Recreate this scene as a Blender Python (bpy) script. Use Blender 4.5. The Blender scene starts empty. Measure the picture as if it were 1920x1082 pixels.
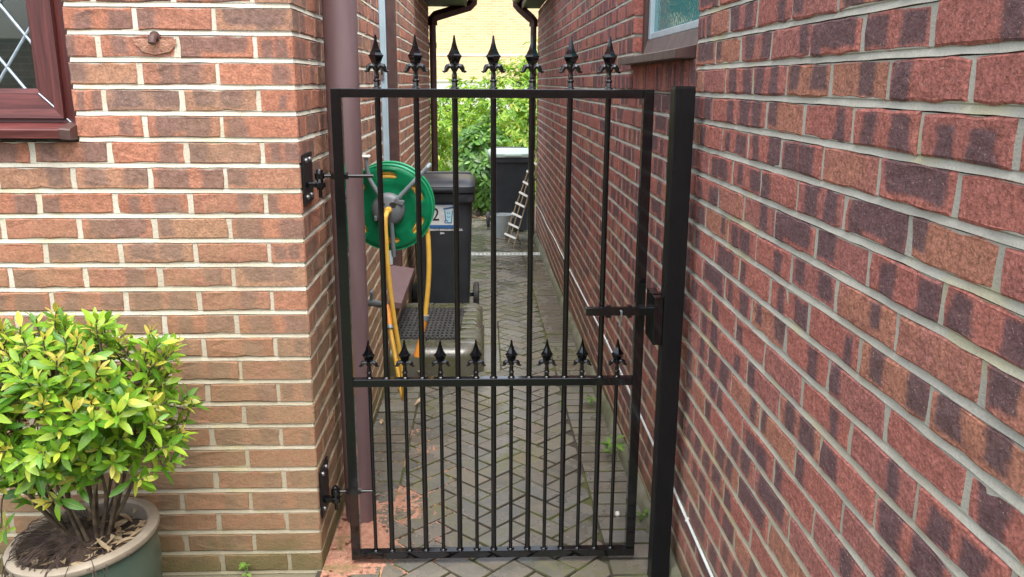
import bpy, bmesh, math, random
from mathutils import Matrix, Vector, noise as mnoise
random.seed(7)
R_ = math.radians
scene = bpy.context.scene
COL = scene.collection

# ------------------------------------------------------------------ camera, world, sun, exposure
RES_X, F_PX = 1920.0, 1564.95
PITCH, YAW, ROLL, CAM_H = R_(13.851), R_(2.018), R_(-0.259), 1.585
cy_, sy_, cp_, sp_ = math.cos(YAW), math.sin(YAW), math.cos(PITCH), math.sin(PITCH)
c_fwd = Vector((sy_*cp_, cy_*cp_, -sp_)); c_r0 = Vector((cy_, -sy_, 0)); c_d0 = -c_r0.cross(c_fwd)
c_right = c_r0*math.cos(ROLL) + c_d0*math.sin(ROLL); c_down = -c_r0*math.sin(ROLL) + c_d0*math.cos(ROLL)
cam_d = bpy.data.cameras.new("camera"); cam = bpy.data.objects.new("camera", cam_d); COL.objects.link(cam)
cam_d.sensor_width = 36.0; cam_d.lens = F_PX/RES_X*36.0; cam_d.clip_start = 0.05; cam_d.clip_end = 2000.0
m3 = Matrix((c_right, -c_down, -c_fwd)).transposed()
cam.matrix_world = Matrix.Translation((0, 0, CAM_H)) @ m3.to_4x4()
scene.camera = cam

SUN_EL, SUN_AZ = R_(68), R_(164)        # azimuth clockwise from +Y: behind the camera, a little to the left
world = bpy.data.worlds.new("World"); scene.world = world; world.use_nodes = True
wt = world.node_tree; wt.nodes.clear()
w_out = wt.nodes.new("ShaderNodeOutputWorld"); w_bg = wt.nodes.new("ShaderNodeBackground")
w_sky = wt.nodes.new("ShaderNodeTexSky"); w_sky.sky_type = 'NISHITA'; w_sky.sun_disc = False
w_sky.sun_elevation = SUN_EL; w_sky.sun_rotation = SUN_AZ; w_sky.air_density = 1.0; w_sky.dust_density = 3.0
w_hsv = wt.nodes.new("ShaderNodeHueSaturation"); w_hsv.inputs['Saturation'].default_value = 0.38   # thin cloud: pale sky
wt.links.new(w_sky.outputs[0], w_hsv.inputs['Color']); wt.links.new(w_hsv.outputs[0], w_bg.inputs[0])
w_bg.inputs[1].default_value = 0.15
wt.links.new(w_bg.outputs[0], w_out.inputs[0])
sun_d = bpy.data.lights.new("sun", 'SUN'); sun_d.energy = 1.1; sun_d.angle = R_(60); sun_d.color = (1.0, 0.95, 0.86)
sun = bpy.data.objects.new("sun", sun_d); COL.objects.link(sun)
s_dir = Vector((math.sin(SUN_AZ)*math.cos(SUN_EL), math.cos(SUN_AZ)*math.cos(SUN_EL), math.sin(SUN_EL)))
sun.rotation_euler = s_dir.to_track_quat('Z', 'Y').to_euler(); sun.location = s_dir*20
scene.view_settings.view_transform = 'Standard'; scene.view_settings.look = 'None'
scene.view_settings.exposure = 1.75; scene.view_settings.gamma = 1.0; scene.view_settings.use_curve_mapping = False
scene.render.engine = 'CYCLES'
scene.cycles.use_denoising = True
scene.cycles.max_bounces = 12; scene.cycles.diffuse_bounces = 10; scene.cycles.transparent_max_bounces = 12

def project(p):
    d = Vector(p) - Vector((0, 0, CAM_H)); w = d.dot(c_fwd)
    if w < 0.05: return None
    return 960 + F_PX*d.dot(c_right)/w, 541 + F_PX*d.dot(c_down)/w, w

# ------------------------------------------------------------------ key measures (metres)
XL, XR, YF = -0.541, 0.629, 2.505       # left alley wall, right alley wall, front wall of the left house
YL_END, YR_END = 8.84, 9.89
SLOPE = 0.028
def gz(y): return -SLOPE*max(0.0, y-2.5)
COURSE, ZL0, ZR0 = 0.075, 1.7933, 1.7042

# ------------------------------------------------------------------ node helpers
class NT:
    def __init__(self, name):
        self.m = bpy.data.materials.new(name); self.m.use_nodes = True
        self.t = self.m.node_tree; self.t.nodes.clear()
        self.out = self.t.nodes.new("ShaderNodeOutputMaterial")
        self.bsdf = self.t.nodes.new("ShaderNodeBsdfPrincipled")
        self.t.links.new(self.bsdf.outputs[0], self.out.inputs[0])
    def n(self, typ, **kw):
        nd = self.t.nodes.new(typ)
        for k, v in kw.items(): setattr(nd, k, v)
        return nd
    def put(self, sock, v):
        if v is None: return
        if isinstance(v, bpy.types.NodeSocket): self.t.links.new(v, sock)
        else:
            if hasattr(sock.default_value, '__len__') and not hasattr(v, '__len__'): v = [v]*len(sock.default_value)
            if hasattr(v, '__len__') and len(v) == 3 and len(sock.default_value) == 4: v = (*v, 1)
            sock.default_value = v
    def math(self, op, a, b=None, c=None, clamp=False):
        nd = self.n("ShaderNodeMath", operation=op, use_clamp=clamp)
        self.put(nd.inputs[0], a); self.put(nd.inputs[1], b)
        if c is not None: self.put(nd.inputs[2], c)
        return nd.outputs[0]
    def vmath(self, op, a, b=None, scale=None):
        nd = self.n("ShaderNodeVectorMath", operation=op)
        self.put(nd.inputs[0], a); self.put(nd.inputs[1], b)
        if scale is not None: self.put(nd.inputs['Scale'], scale)
        return nd.outputs[0]
    def noise(self, vec, scale, detail=3, rough=0.55, dist=0.0):
        nd = self.n("ShaderNodeTexNoise"); self.put(nd.inputs['Vector'], vec)
        nd.inputs['Scale'].default_value = scale; nd.inputs['Detail'].default_value = detail
        nd.inputs['Roughness'].default_value = rough; nd.inputs['Distortion'].default_value = dist
        return nd.outputs['Fac']
    def step(self, v, a, b, to0=0.0, to1=1.0):
        nd = self.n("ShaderNodeMapRange", interpolation_type='SMOOTHSTEP')
        self.put(nd.inputs[0], v); self.put(nd.inputs[1], a); self.put(nd.inputs[2], b)
        self.put(nd.inputs[3], to0); self.put(nd.inputs[4], to1)
        return nd.outputs[0]
    def mix(self, f, a, b, mode='MIX'):
        nd = self.n("ShaderNodeMix", data_type='RGBA', blend_type=mode)
        self.put(nd.inputs[0], f); self.put(nd.inputs[6], a); self.put(nd.inputs[7], b)
        return nd.outputs[2]
    def ramp(self, f, stops):
        nd = self.n("ShaderNodeValToRGB"); r = nd.color_ramp
        while len(r.elements) < len(stops): r.elements.new(0.5)
        for e, (p, c) in zip(r.elements, stops): e.position = p; e.color = (*c, 1)
        self.put(nd.inputs[0], f); return nd.outputs[0]
    def bump(self, h, strength, dist=0.003):
        nd = self.n("ShaderNodeBump"); nd.inputs['Strength'].default_value = strength; nd.inputs['Distance'].default_value = dist
        self.put(nd.inputs['Height'], h); self.put(self.bsdf.inputs['Normal'], nd.outputs[0]); return nd.outputs[0]
    def set(self, **kw):
        for k, v in kw.items(): self.put(self.bsdf.inputs[k.replace('_', ' ')], v)
        return self
    def objco(self): return self.n("ShaderNodeTexCoord").outputs['Object']
    def pos(self): return self.n("ShaderNodeNewGeometry").outputs['Position']
    def uv(self): return self.n("ShaderNodeTexCoord").outputs['UV']
    def rnd(self):
        a = self.n("ShaderNodeAttribute", attribute_name='rnd'); o = self.n("ShaderNodeObjectInfo")
        return self.math('FRACT', self.math('ADD', a.outputs['Fac'], o.outputs['Random']))
    def white(self, w):
        nd = self.n("ShaderNodeTexWhiteNoise", noise_dimensions='1D'); self.put(nd.inputs['W'], w)
        s = self.n("ShaderNodeSeparateColor"); self.put(s.inputs[0], nd.outputs['Color'])
        return s.outputs[0], s.outputs[1], s.outputs[2], nd.outputs['Color']
    def sep(self, v):
        s = self.n("ShaderNodeSeparateXYZ"); self.put(s.inputs[0], v); return s.outputs

def simple(name, c1, c2=None, scale=20, rough=0.6, rough2=None, bump=0.0, bscale=None, metallic=0.0, bdist=0.002, spec=0.5):
    """plain procedural material: two tones mixed by noise, a little relief"""
    t = NT(name); co = t.objco(); f = t.noise(co, scale, 4)
    f2 = t.step(f, 0.3, 0.7)
    t.set(Base_Color=t.mix(f2, c1, c2 or c1), Metallic=metallic, Specular_IOR_Level=spec)
    t.set(Roughness=t.math('MULTIPLY_ADD', f, (rough2 if rough2 is not None else rough)-rough, rough))
    if bump: t.bump(t.noise(co, bscale or scale*4, 4), bump, bdist)
    return t.m

def brick_mat(name, stops, dark, band_p, band_soft, strength, weather=None, algae_z=0.12, grain=0.5, bumpd=0.004, full=0.86):
    t = NT(name); r = t.rnd()
    a1, a2, a3, ac = t.white(t.math('MULTIPLY', r, 97.13)); b1, b2, b3, bc = t.white(t.math('MULTIPLY_ADD', r, 61.7, 13.3))
    co = t.vmath('ADD', t.objco(), t.vmath('SCALE', ac, scale=7.0))
    big = t.noise(co, 16, 3); gr = t.noise(co, 150, 4, 0.65); fine = t.noise(co, 420, 2)
    uv = t.sep(t.uv()); u = t.math('MULTIPLY_ADD', t.math('SUBTRACT', big, 0.5), 0.22, uv[0])
    v = t.math('MULTIPLY_ADD', t.math('SUBTRACT', t.noise(co, 22, 2), 0.5), 0.3, uv[1])
    def band(c, w):
        d = t.math('ABSOLUTE', t.math('SUBTRACT', u, c))
        return t.step(d, w, t.math('ADD', w, band_soft), 1.0, 0.0)
    m1 = band(t.math('MULTIPLY_ADD', a2, 0.24, 0.10), t.math('MULTIPLY_ADD', a3, 0.11, 0.045))
    m2 = band(t.math('MULTIPLY_ADD', b1, 0.26, 0.62), t.math('MULTIPLY_ADD', b2, 0.12, 0.04))
    vl = t.step(t.math('ABSOLUTE', t.math('SUBTRACT', v, t.math('MULTIPLY_ADD', a1, 0.3, 0.36))), t.math('MULTIPLY_ADD', b3, 0.25, 0.28), t.math('MULTIPLY_ADD', b3, 0.25, 0.44), 1.0, 0.0)
    m1 = t.math('MULTIPLY', m1, t.step(b2, 1-band_p-0.01, 1-band_p)); m2 = t.math('MULTIPLY', m2, t.step(a2, 1-band_p-0.01, 1-band_p))
    allm = t.math('MULTIPLY', t.step(b3, full, full+0.01), t.math('MULTIPLY', t.step(t.math('ABSOLUTE', t.math('SUBTRACT', u, 0.5)), 0.36, 0.44, 1.0, 0.0), t.step(v, 0.14, 0.3)))
    mk = t.math('MAXIMUM', t.math('MULTIPLY', t.math('MAXIMUM', m1, m2), vl), allm)
    mk = t.math('MULTIPLY', mk, t.math('MULTIPLY_ADD', gr, 0.9, strength-0.42), clamp=True)
    base = t.ramp(t.math('MULTIPLY_ADD', t.math('SUBTRACT', big, 0.5), 0.35, a1), stops)
    col = t.mix(mk, base, dark)
    shade = t.math('MULTIPLY', t.math('MULTIPLY_ADD', t.step(gr, 0.28, 0.72), grain*1.5, 1-grain*0.75), t.math('MULTIPLY_ADD', t.step(t.noise(co, 62, 3, 0.6), 0.3, 0.7), 0.34, 0.83))
    col = t.mix(1.0, col, t.n("ShaderNodeCombineColor").outputs[0], 'MULTIPLY') if False else col
    cc = t.n("ShaderNodeCombineColor"); [t.put(cc.inputs[i], shade) for i in range(3)]
    col = t.mix(1.0, col, cc.outputs[0], 'MULTIPLY')
    # pale salts and grit
    pos = t.pos(); patch = t.noise(pos, 3.1, 3)
    col = t.mix(t.math('MULTIPLY', t.step(t.noise(co, 230, 2), 0.64, 0.72), 0.6), col, (0.46, 0.33, 0.27))
    col = t.mix(t.math('MULTIPLY', t.step(t.noise(co, 170, 2), 0.64, 0.72), 0.55), col, (0.06, 0.04, 0.04))
    z = t.sep(pos)[2]
    if weather:
        wm = t.step(t.math('MULTIPLY_ADD', t.math('SUBTRACT', patch, 0.5), 1.3, z), weather[2], weather[1], weather[3], 0.0)
        col = t.mix(t.math('MULTIPLY', wm, t.math('MULTIPLY_ADD', big, 0.9, 0.3), clamp=True), col, weather[0])
    zz = t.math('ADD', t.math('MULTIPLY_ADD', t.sep(pos)[1], SLOPE, z), -0.07)
    al = t.step(t.math('MULTIPLY_ADD', t.math('SUBTRACT', t.noise(pos, 9, 4), 0.5), 0.25, zz), algae_z-0.09, algae_z+0.07, 0.85, 0.0)
    col = t.mix(t.math('MULTIPLY', al, t.math('MULTIPLY_ADD', gr, 1.2, 0.1), clamp=True), col, (0.075, 0.10, 0.028))
    t.set(Base_Color=col, Roughness=0.88, Specular_IOR_Level=0.25)
    h = t.math('ADD', gr, t.math('MULTIPLY', t.noise(co, 45, 3), 1.2))
    t.bump(h, 0.75, bumpd)
    return t.m

def mortar_mat(name, c1, c2, algae_z):
    t = NT(name); pos = t.pos(); f = t.noise(pos, 7, 4); g = t.noise(pos, 190, 3)
    col = t.mix(t.step(f, 0.35, 0.68), c1, c2)
    col = t.mix(t.math('MULTIPLY', t.step(g, 0.5, 0.75), 0.35), col, (0.22, 0.20, 0.17))
    s = t.sep(pos); zz = t.math('ADD', t.math('MULTIPLY_ADD', s[1], SLOPE, s[2]), -0.07)
    al = t.step(t.math('MULTIPLY_ADD', t.math('SUBTRACT', t.noise(pos, 9, 4), 0.5), 0.3, zz), algae_z-0.1, algae_z+0.12, 0.9, 0.0)
    col = t.mix(al, col, (0.09, 0.115, 0.035))
    dz = t.step(t.math('MULTIPLY_ADD', t.math('SUBTRACT', t.noise(pos, 2.7, 4), 0.5), 1.6, s[2]), 0.3, 1.35, 0.8, 0.0)
    col = t.mix(dz, col, (0.36, 0.31, 0.215))
    yl = t.step(t.noise(pos, 4.3, 3), 0.56, 0.66, 0.0, 0.35)
    col = t.mix(yl, col, (0.42, 0.38, 0.16))
    t.set(Base_Color=col, Roughness=0.92, Specular_IOR_Level=0.2); t.bump(t.math('ADD', g, t.math('MULTIPLY', f, 0.5)), 0.6, 0.003)
    return t.m

M_BL = brick_mat("red_brick_orange", [(0.0, (0.37, 0.150, 0.094)), (0.35, (0.42, 0.182, 0.115)), (0.6, (0.345, 0.152, 0.102)), (0.85, (0.39, 0.205, 0.128)), (1.0, (0.285, 0.165, 0.118))],
                 (0.165, 0.108, 0.094), 0.62, 0.11, 0.68, ((0.265, 0.178, 0.098), 1.55, 0.35, 0.95), 0.10, 0.30, 0.003, 0.92)
M_BR = brick_mat("red_brick_rustic", [(0.0, (0.325, 0.118, 0.097)), (0.4, (0.375, 0.135, 0.105)), (0.7, (0.315, 0.122, 0.108)), (0.9, (0.38, 0.165, 0.108)), (1.0, (0.34, 0.15, 0.105))],
                 (0.098, 0.064, 0.073), 0.66, 0.085, 0.80, ((0.27, 0.155, 0.105), 0.9, 0.0, 0.45), 0.10, 0.42, 0.006, 0.87)
M_ML = mortar_mat("cream_mortar", (0.66, 0.62, 0.52), (0.53, 0.48, 0.38), 0.08)
M_MR = mortar_mat("grey_mortar", (0.42, 0.41, 0.355), (0.34, 0.33, 0.285), 0.10)

def paver_mat():
    t = NT("block_paving"); r = t.rnd(); a1, a2, a3, ac = t.white(t.math('MULTIPLY', r, 83.1))
    pos = t.pos(); co = t.vmath('ADD', t.objco(), t.vmath('SCALE', ac, scale=5.0))
    base = t.ramp(a1, [(0.0, (0.105, 0.104, 0.086)), (0.35, (0.145, 0.135, 0.103)), (0.6, (0.118, 0.122, 0.112)), (0.85, (0.165, 0.135, 0.10)), (1.0, (0.148, 0.148, 0.124))])
    g = t.noise(co, 130, 4, 0.65); b = t.noise(co, 18, 3)
    col = t.mix(t.step(b, 0.35, 0.7), base, t.mix(0.5, base, (0.20, 0.165, 0.125)))
    cc = t.n("ShaderNodeCombineColor"); sh = t.math('MULTIPLY_ADD', g, 0.9, 0.55); [t.put(cc.inputs[i], sh) for i in range(3)]
    col = t.mix(1.0, col, cc.outputs[0], 'MULTIPLY')
    moss = t.math('MULTIPLY', t.step(t.noise(pos, 2.3, 4), 0.50, 0.66), t.step(t.noise(pos, 38, 3), 0.38, 0.62))
    col = t.mix(t.math('MULTIPLY', moss, 0.7), col, (0.13, 0.135, 0.045))
    wet = t.step(t.noise(pos, 3.6, 4, 0.6), 0.38, 0.56)
    col = t.mix(t.math('MULTIPLY', wet, 0.22), col, (0.07, 0.072, 0.07))
    t.set(Base_Color=col, Roughness=t.math('MULTIPLY_ADD', wet, -0.50, t.math('MULTIPLY_ADD', g, 0.2, 0.55)), Specular_IOR_Level=0.6)
    t.bump(t.math('ADD', g, t.math('MULTIPLY', b, 0.7)), 0.35, 0.0025)
    return t.m
M_PAVE = paver_mat()
def joint_mat():
    t = NT("joint_sand_moss"); pos = t.pos(); f = t.noise(pos, 4.1, 4)
    t.set(Base_Color=t.mix(t.step(f, 0.42, 0.6), (0.045, 0.038, 0.028), (0.075, 0.085, 0.022)), Roughness=0.95); t.bump(t.noise(pos, 90, 4), 0.6, 0.004)
    return t.m
M_JOINT = joint_mat()
def ground_mat():
    t = NT("garden_ground"); pos = t.pos(); s = t.sep(pos)
    soil = t.mix(t.noise(pos, 14, 5), (0.05, 0.036, 0.024), (0.12, 0.085, 0.055))
    grass = t.mix(t.noise(pos, 30, 5), (0.05, 0.085, 0.02), (0.13, 0.17, 0.045))
    yn = t.math('MULTIPLY_ADD', t.noise(pos, 1.2, 3), 0.9, s[1])
    f = t.step(yn, 13.2, 13.6)
    moss = t.mix(t.step(t.noise(pos, 8, 4), 0.42, 0.6), (0.06, 0.055, 0.035), (0.06, 0.085, 0.022))
    near = t.step(s[1], 2.9, 3.1)
    t.set(Base_Color=t.mix(near, moss, t.mix(f, soil, grass)), Roughness=0.95); t.bump(t.noise(pos, 60, 5), 0.8, 0.012)
    return t.m
M_GROUND = ground_mat()
M_BLACK = None
def gate_mat():
    t = NT("black_gloss_paint"); co = t.pos(); g = t.noise(co, 260, 3); d = t.noise(co, 30, 4)
    t.set(Base_Color=t.mix(t.step(d, 0.55, 0.8), (0.003, 0.0035, 0.0045), (0.007, 0.0075, 0.009)), Roughness=t.math('MULTIPLY_ADD', d, 0.10, 0.05), Specular_IOR_Level=0.5)
    t.set(Coat_Weight=0.35, Coat_Roughness=0.04); t.bump(g, 0.02, 0.0004); return t.m
M_GATE = gate_mat()
def post_mat():
    t = NT("black_satin_paint"); co = t.pos(); st = t.noise(t.vmath('MULTIPLY', co, (60, 60, 4)), 3, 4); d = t.noise(co, 9, 4)
    t.set(Base_Color=t.mix(t.math('MULTIPLY', st, d), (0.004, 0.0045, 0.0055), (0.015, 0.015, 0.015)), Specular_IOR_Level=0.28, Roughness=t.math('MULTIPLY_ADD', st, 0.3, 0.25)); t.bump(t.noise(co, 200, 3), 0.1, 0.001); return t.m
M_POST = post_mat()
M_ZINC = simple("zinc_plate", (0.45, 0.46, 0.47), (0.30, 0.31, 0.32), 60, 0.35, 0.5, metallic=0.9)
def pipe_mat():
    t = NT("brown_plastic_pipe"); p = t.pos(); f = t.noise(t.vmath('MULTIPLY', p, (1, 1, 0.15)), 18, 4); g = t.noise(p, 300, 2)
    c = t.mix(t.step(f, 0.3, 0.75), (0.135, 0.082, 0.086), (0.172, 0.112, 0.117))
    scr = t.step(t.noise(t.vmath('MULTIPLY', p, (40, 40, 1.4)), 3, 2), 0.72, 0.76)
    c = t.mix(t.math('MULTIPLY', scr, 0.4), c, (0.05, 0.03, 0.03))
    t.set(Base_Color=c, Roughness=t.math('MULTIPLY_ADD', f, 0.25, 0.38)); t.bump(g, 0.06, 0.001); return t.m
M_PIPE = pipe_mat()
M_BROWNPVC = simple("dark_brown_plastic", (0.055, 0.026, 0.022), (0.085, 0.042, 0.036), 14, 0.45, 0.6, 0.08, 200)
def wood_mat(name, c1, c2, axis=2):
    t = NT(name); sc = [55, 55, 55]; sc[axis] = 3.0
    co = t.vmath('MULTIPLY', t.pos(), tuple(sc)); f = t.noise(co, 1.6, 5, 0.6, 0.4)
    t.set(Base_Color=t.mix(t.step(f, 0.3, 0.72), c1, c2), Roughness=t.math('MULTIPLY_ADD', f, 0.25, 0.30)); t.bump(f, 0.15, 0.001); return t.m
M_WOODV = wood_mat("rosewood_grain_upright", (0.05, 0.011, 0.010), (0.125, 0.030, 0.026), 2)
M_WOODH = wood_mat("rosewood_grain_level", (0.065, 0.014, 0.013), (0.15, 0.040, 0.036), 0)
M_SILLR = simple("weathered_brown_sill", (0.075, 0.052, 0.045), (0.135, 0.10, 0.085), 18, 0.5, 0.7, 0.1)
M_WHITEPVC = simple("pale_blue_white_plastic", (0.42, 0.53, 0.58), (0.37, 0.47, 0.52), 9, 0.3, 0.45)
M_LEAD = simple("lead_strip", (0.42, 0.50, 0.56), (0.30, 0.36, 0.42), 50, 0.35, 0.5, metallic=0.4)
M_SOFFIT = simple("dark_brown_soffit", (0.03, 0.02, 0.017), (0.045, 0.03, 0.026), 10, 0.6)
M_TILE = simple("brown_roof_tile", (0.10, 0.06, 0.045), (0.16, 0.09, 0.065), 12, 0.8, None, 0.3)
M_CONC = simple("mossy_mortar_fillet", (0.20, 0.19, 0.14), (0.10, 0.105, 0.05), 7, 0.85, None, 0.6, 60, bdist=0.006)
def glass_mat(name, tint, rough, bump=0.0, bscale=40):
    t = NT(name)
    t.set(Base_Color=tint, Roughness=rough, Transmission_Weight=1.0, IOR=1.45)
    if bump:
        h = t.n("ShaderNodeTexVoronoi"); t.put(h.inputs['Vector'], t.pos()); h.inputs['Scale'].default_value = bscale
        t.bump(h.outputs['Distance'], bump, 0.004)
    return t.m
M_GLASS = glass_mat("clear_window_glass", (0.9, 0.95, 0.93), 0.0)
M_OBSC = glass_mat("obscured_window_glass", (0.10, 0.40, 0.40), 0.06, 0.16, 60)
M_OBSC.node_tree.nodes['Principled BSDF'].inputs['Transmission Weight'].default_value = 0.4
M_ROOM = simple("dark_room", (0.035, 0.04, 0.036), (0.06, 0.07, 0.06), 3, 0.9)
M_ROOMT = simple("teal_room", (0.02, 0.15, 0.15), (0.10, 0.42, 0.41), 4, 0.9)
M_ALGAE = None
def stepmat():
    t = NT("mossy_step_block"); p = t.pos(); r = t.rnd(); a1, a2, a3, ac = t.white(t.math('MULTIPLY', r, 31.7)); g = t.noise(p, 120, 4); b = t.noise(p, 6, 4)
    c = t.mix(a1, (0.085, 0.08, 0.06), (0.13, 0.125, 0.097)); c = t.mix(t.step(b, 0.42, 0.62), c, (0.095, 0.10, 0.045))
    c = t.mix(t.math('MULTIPLY', g, 0.5), c, (0.05, 0.045, 0.035))
    wet = t.step(t.noise(p, 4.5, 3), 0.40, 0.58)
    t.set(Base_Color=c, Specular_IOR_Level=0.8, Roughness=t.math('MULTIPLY_ADD', wet, -0.56, 0.66)); t.bump(g, 0.4, 0.003); return t.m
M_STEP = stepmat()
M_RUBBER = simple("black_rubber", (0.025, 0.025, 0.027), (0.06, 0.058, 0.055), 40, 0.6, 0.75, 0.2)
M_GREEN = simple("green_plastic", (0.005, 0.28, 0.115), (0.008, 0.33, 0.14), 8, 0.25, 0.4, spec=0.5)
M_GREYP = simple("grey_plastic", (0.12, 0.135, 0.15), (0.16, 0.175, 0.19), 15, 0.4, 0.55)
M_TUBE = simple("silver_grey_tube", (0.17, 0.21, 0.23), (0.24, 0.28, 0.30), 15, 0.3, 0.4, metallic=0.2)
M_HOSE = simple("yellow_hose", (0.60, 0.34, 0.045), (0.66, 0.40, 0.07), 30, 0.35, 0.5, spec=0.4)
M_ORANGE = simple("orange_plastic", (0.75, 0.24, 0.02), (0.80, 0.30, 0.03), 20, 0.35, 0.45)
M_BIN = simple("black_bin_plastic", (0.022, 0.026, 0.032), (0.034, 0.039, 0.046), 7, 0.42, 0.6, 0.08, 200)
M_BINLID = simple("black_bin_lid", (0.02, 0.024, 0.029), (0.032, 0.036, 0.042), 9, 0.3, 0.45)
M_GREENLID = simple("pale_green_lid", (0.40, 0.52, 0.46), (0.50, 0.60, 0.55), 9, 0.35, 0.5)
M_PAPER = simple("white_sticker", (0.66, 0.70, 0.70), (0.55, 0.58, 0.58), 30, 0.45)
M_BLUE = simple("blue_print", (0.03, 0.13, 0.33), None, 10, 0.45)
M_LBLUE = simple("pale_blue_print", (0.42, 0.66, 0.74), None, 10, 0.45)
M_INK = simple("black_ink", (0.02, 0.02, 0.022), None, 10, 0.5)
M_WINK = simple("white_print", (0.75, 0.78, 0.80), None, 10, 0.5)
M_BUCKET = simple("grey_bucket_plastic", (0.30, 0.34, 0.35), (0.40, 0.44, 0.45), 8, 0.4, 0.55)
M_LATH = wood_mat("bare_pine_lath", (0.36, 0.26, 0.14), (0.50, 0.38, 0.22), 2)
M_SLAT = simple("pale_slat", (0.66, 0.62, 0.54), (0.76, 0.73, 0.66), 20, 0.6)
M_CABLE = simple("white_cable", (0.72, 0.75, 0.74), (0.55, 0.58, 0.56), 8, 0.4)
M_DRAIN = simple("pale_drain_grating", (0.66, 0.70, 0.66), (0.54, 0.58, 0.53), 12, 0.5, 0.7)
M_DARKHOLE = simple("dark_channel", (0.02, 0.02, 0.018), None, 10, 0.8)
M_POTG = simple("green_glaze", (0.05, 0.085, 0.065), (0.085, 0.115, 0.085), 5, 0.22, 0.4, 0.1, 30)
M_POTR = simple("tan_glazed_rim", (0.25, 0.205, 0.155), (0.36, 0.31, 0.245), 9, 0.4, 0.6, 0.25, 50)
M_SOIL = simple("potting_soil", (0.035, 0.024, 0.018), (0.085, 0.055, 0.04), 40, 0.95, None, 1.0, 80, bdist=0.01)
M_BARK = simple("brown_bark", (0.055, 0.04, 0.027), (0.14, 0.105, 0.065), 30, 0.9, None, 0.6, 90)
M_ROOT = simple("dry_root", (0.03, 0.019, 0.015), (0.085, 0.058, 0.045), 25, 0.9)
M_LITTER = simple("dead_leaf", (0.24, 0.16, 0.09), (0.46, 0.36, 0.22), 20, 0.7)
def dust_mat():
    t = NT("orange_brick_dust"); p = t.pos(); f = t.noise(p, 40, 5); b = t.noise(p, 9, 4)
    c = t.mix(t.step(f, 0.3, 0.7), (0.34, 0.155, 0.10), (0.44, 0.24, 0.165)); c = t.mix(t.step(b, 0.54, 0.7), c, (0.20, 0.14, 0.06))
    t.set(Base_Color=c, Roughness=0.95); t.bump(t.noise(p, 130, 5), 0.9, 0.006); return t.m
M_DUST = dust_mat()
def leaf_mat(name, stops, trans=0.35, rough=0.32):
    t = NT(name); r = t.rnd(); uv = t.sep(t.uv())
    a1, a2, a3, ac = t.white(t.math('MULTIPLY', r, 71.3))
    c = t.ramp(a1, stops)
    mid = t.step(t.math('ABSOLUTE', t.math('SUBTRACT', uv[0], 0.5)), 0.02, 0.09, 0.45, 0.0)
    c = t.mix(mid, c, (0.32, 0.40, 0.10)); f = t.noise(t.objco(), 60, 3)
    c = t.mix(t.step(f, 0.4, 0.75, 0.0, 0.35), c, t.mix(0.5, c, (0.06, 0.11, 0.01)))
    t.set(Base_Color=c, Roughness=rough, Specular_IOR_Level=0.5)
    tr = t.n("ShaderNodeBsdfTranslucent"); t.put(tr.inputs[0], c)
    mx = t.n("ShaderNodeMixShader"); mx.inputs[0].default_value = trans
    t.t.links.new(t.bsdf.outputs[0], mx.inputs[1]); t.t.links.new(tr.outputs[0], mx.inputs[2]); t.t.links.new(mx.outputs[0], t.out.inputs[0])
    return t.m
M_LEAFY = leaf_mat("lime_leaf", [(0.0, (0.06, 0.20, 0.015)), (0.25, (0.14, 0.34, 0.022)), (0.55, (0.24, 0.45, 0.03)), (0.82, (0.36, 0.52, 0.04)), (0.95, (0.50, 0.56, 0.06)), (1.0, (0.62, 0.56, 0.12))])
M_LEAFYEL = leaf_mat("yellow_young_leaf", [(0.0, (0.46, 0.46, 0.05)), (0.5, (0.58, 0.52, 0.07)), (1.0, (0.70, 0.58, 0.14))])
M_LEAFR = leaf_mat("dark_glossy_leaf", [(0.0, (0.04, 0.12, 0.025)), (0.5, (0.075, 0.20, 0.035)), (0.85, (0.14, 0.32, 0.05)), (1.0, (0.26, 0.44, 0.08))], 0.3, 0.28)
M_LEAFL = leaf_mat("bright_hedge_leaf", [(0.0, (0.12, 0.30, 0.02)), (0.5, (0.24, 0.44, 0.03)), (0.85, (0.38, 0.54, 0.05)), (1.0, (0.58, 0.52, 0.08))], 0.45, 0.4)
M_WEED = leaf_mat("weed_leaf", [(0.0, (0.10, 0.22, 0.03)), (1.0, (0.20, 0.36, 0.06))], 0.3, 0.5)
def far_brick():
    t = NT("buff_brick_far"); p = t.pos(); s = t.sep(p)
    cb = t.n("ShaderNodeCombineXYZ"); t.put(cb.inputs[0], s[0]); t.put(cb.inputs[1], s[2])
    b = t.n("ShaderNodeTexBrick"); t.put(b.inputs['Vector'], cb.outputs[0]); b.inputs['Scale'].default_value = 1.0
    b.inputs['Brick Width'].default_value = 0.225; b.inputs['Row Height'].default_value = 0.075; b.inputs['Mortar Size'].default_value = 0.006
    b.inputs['Color1'].default_value = (0.70, 0.52, 0.28, 1); b.inputs['Color2'].default_value = (0.60, 0.41, 0.22, 1); b.inputs['Mortar'].default_value = (0.70, 0.62, 0.45, 1)
    c = t.mix(t.math('MULTIPLY', t.step(t.noise(p, 1.7, 4), 0.5, 0.7), 0.3), b.outputs[0], (0.55, 0.34, 0.20))
    t.set(Base_Color=c, Roughness=0.9); t.bump(b.outputs['Fac'], 0.3, 0.004); return t.m
M_FAR = far_brick()
M_STONE = simple("pale_string_course", (0.66, 0.60, 0.46), None, 5, 0.85)
M_RENDER = simple("white_render", (0.78, 0.77, 0.72), (0.72, 0.70, 0.64), 3, 0.8)

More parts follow.
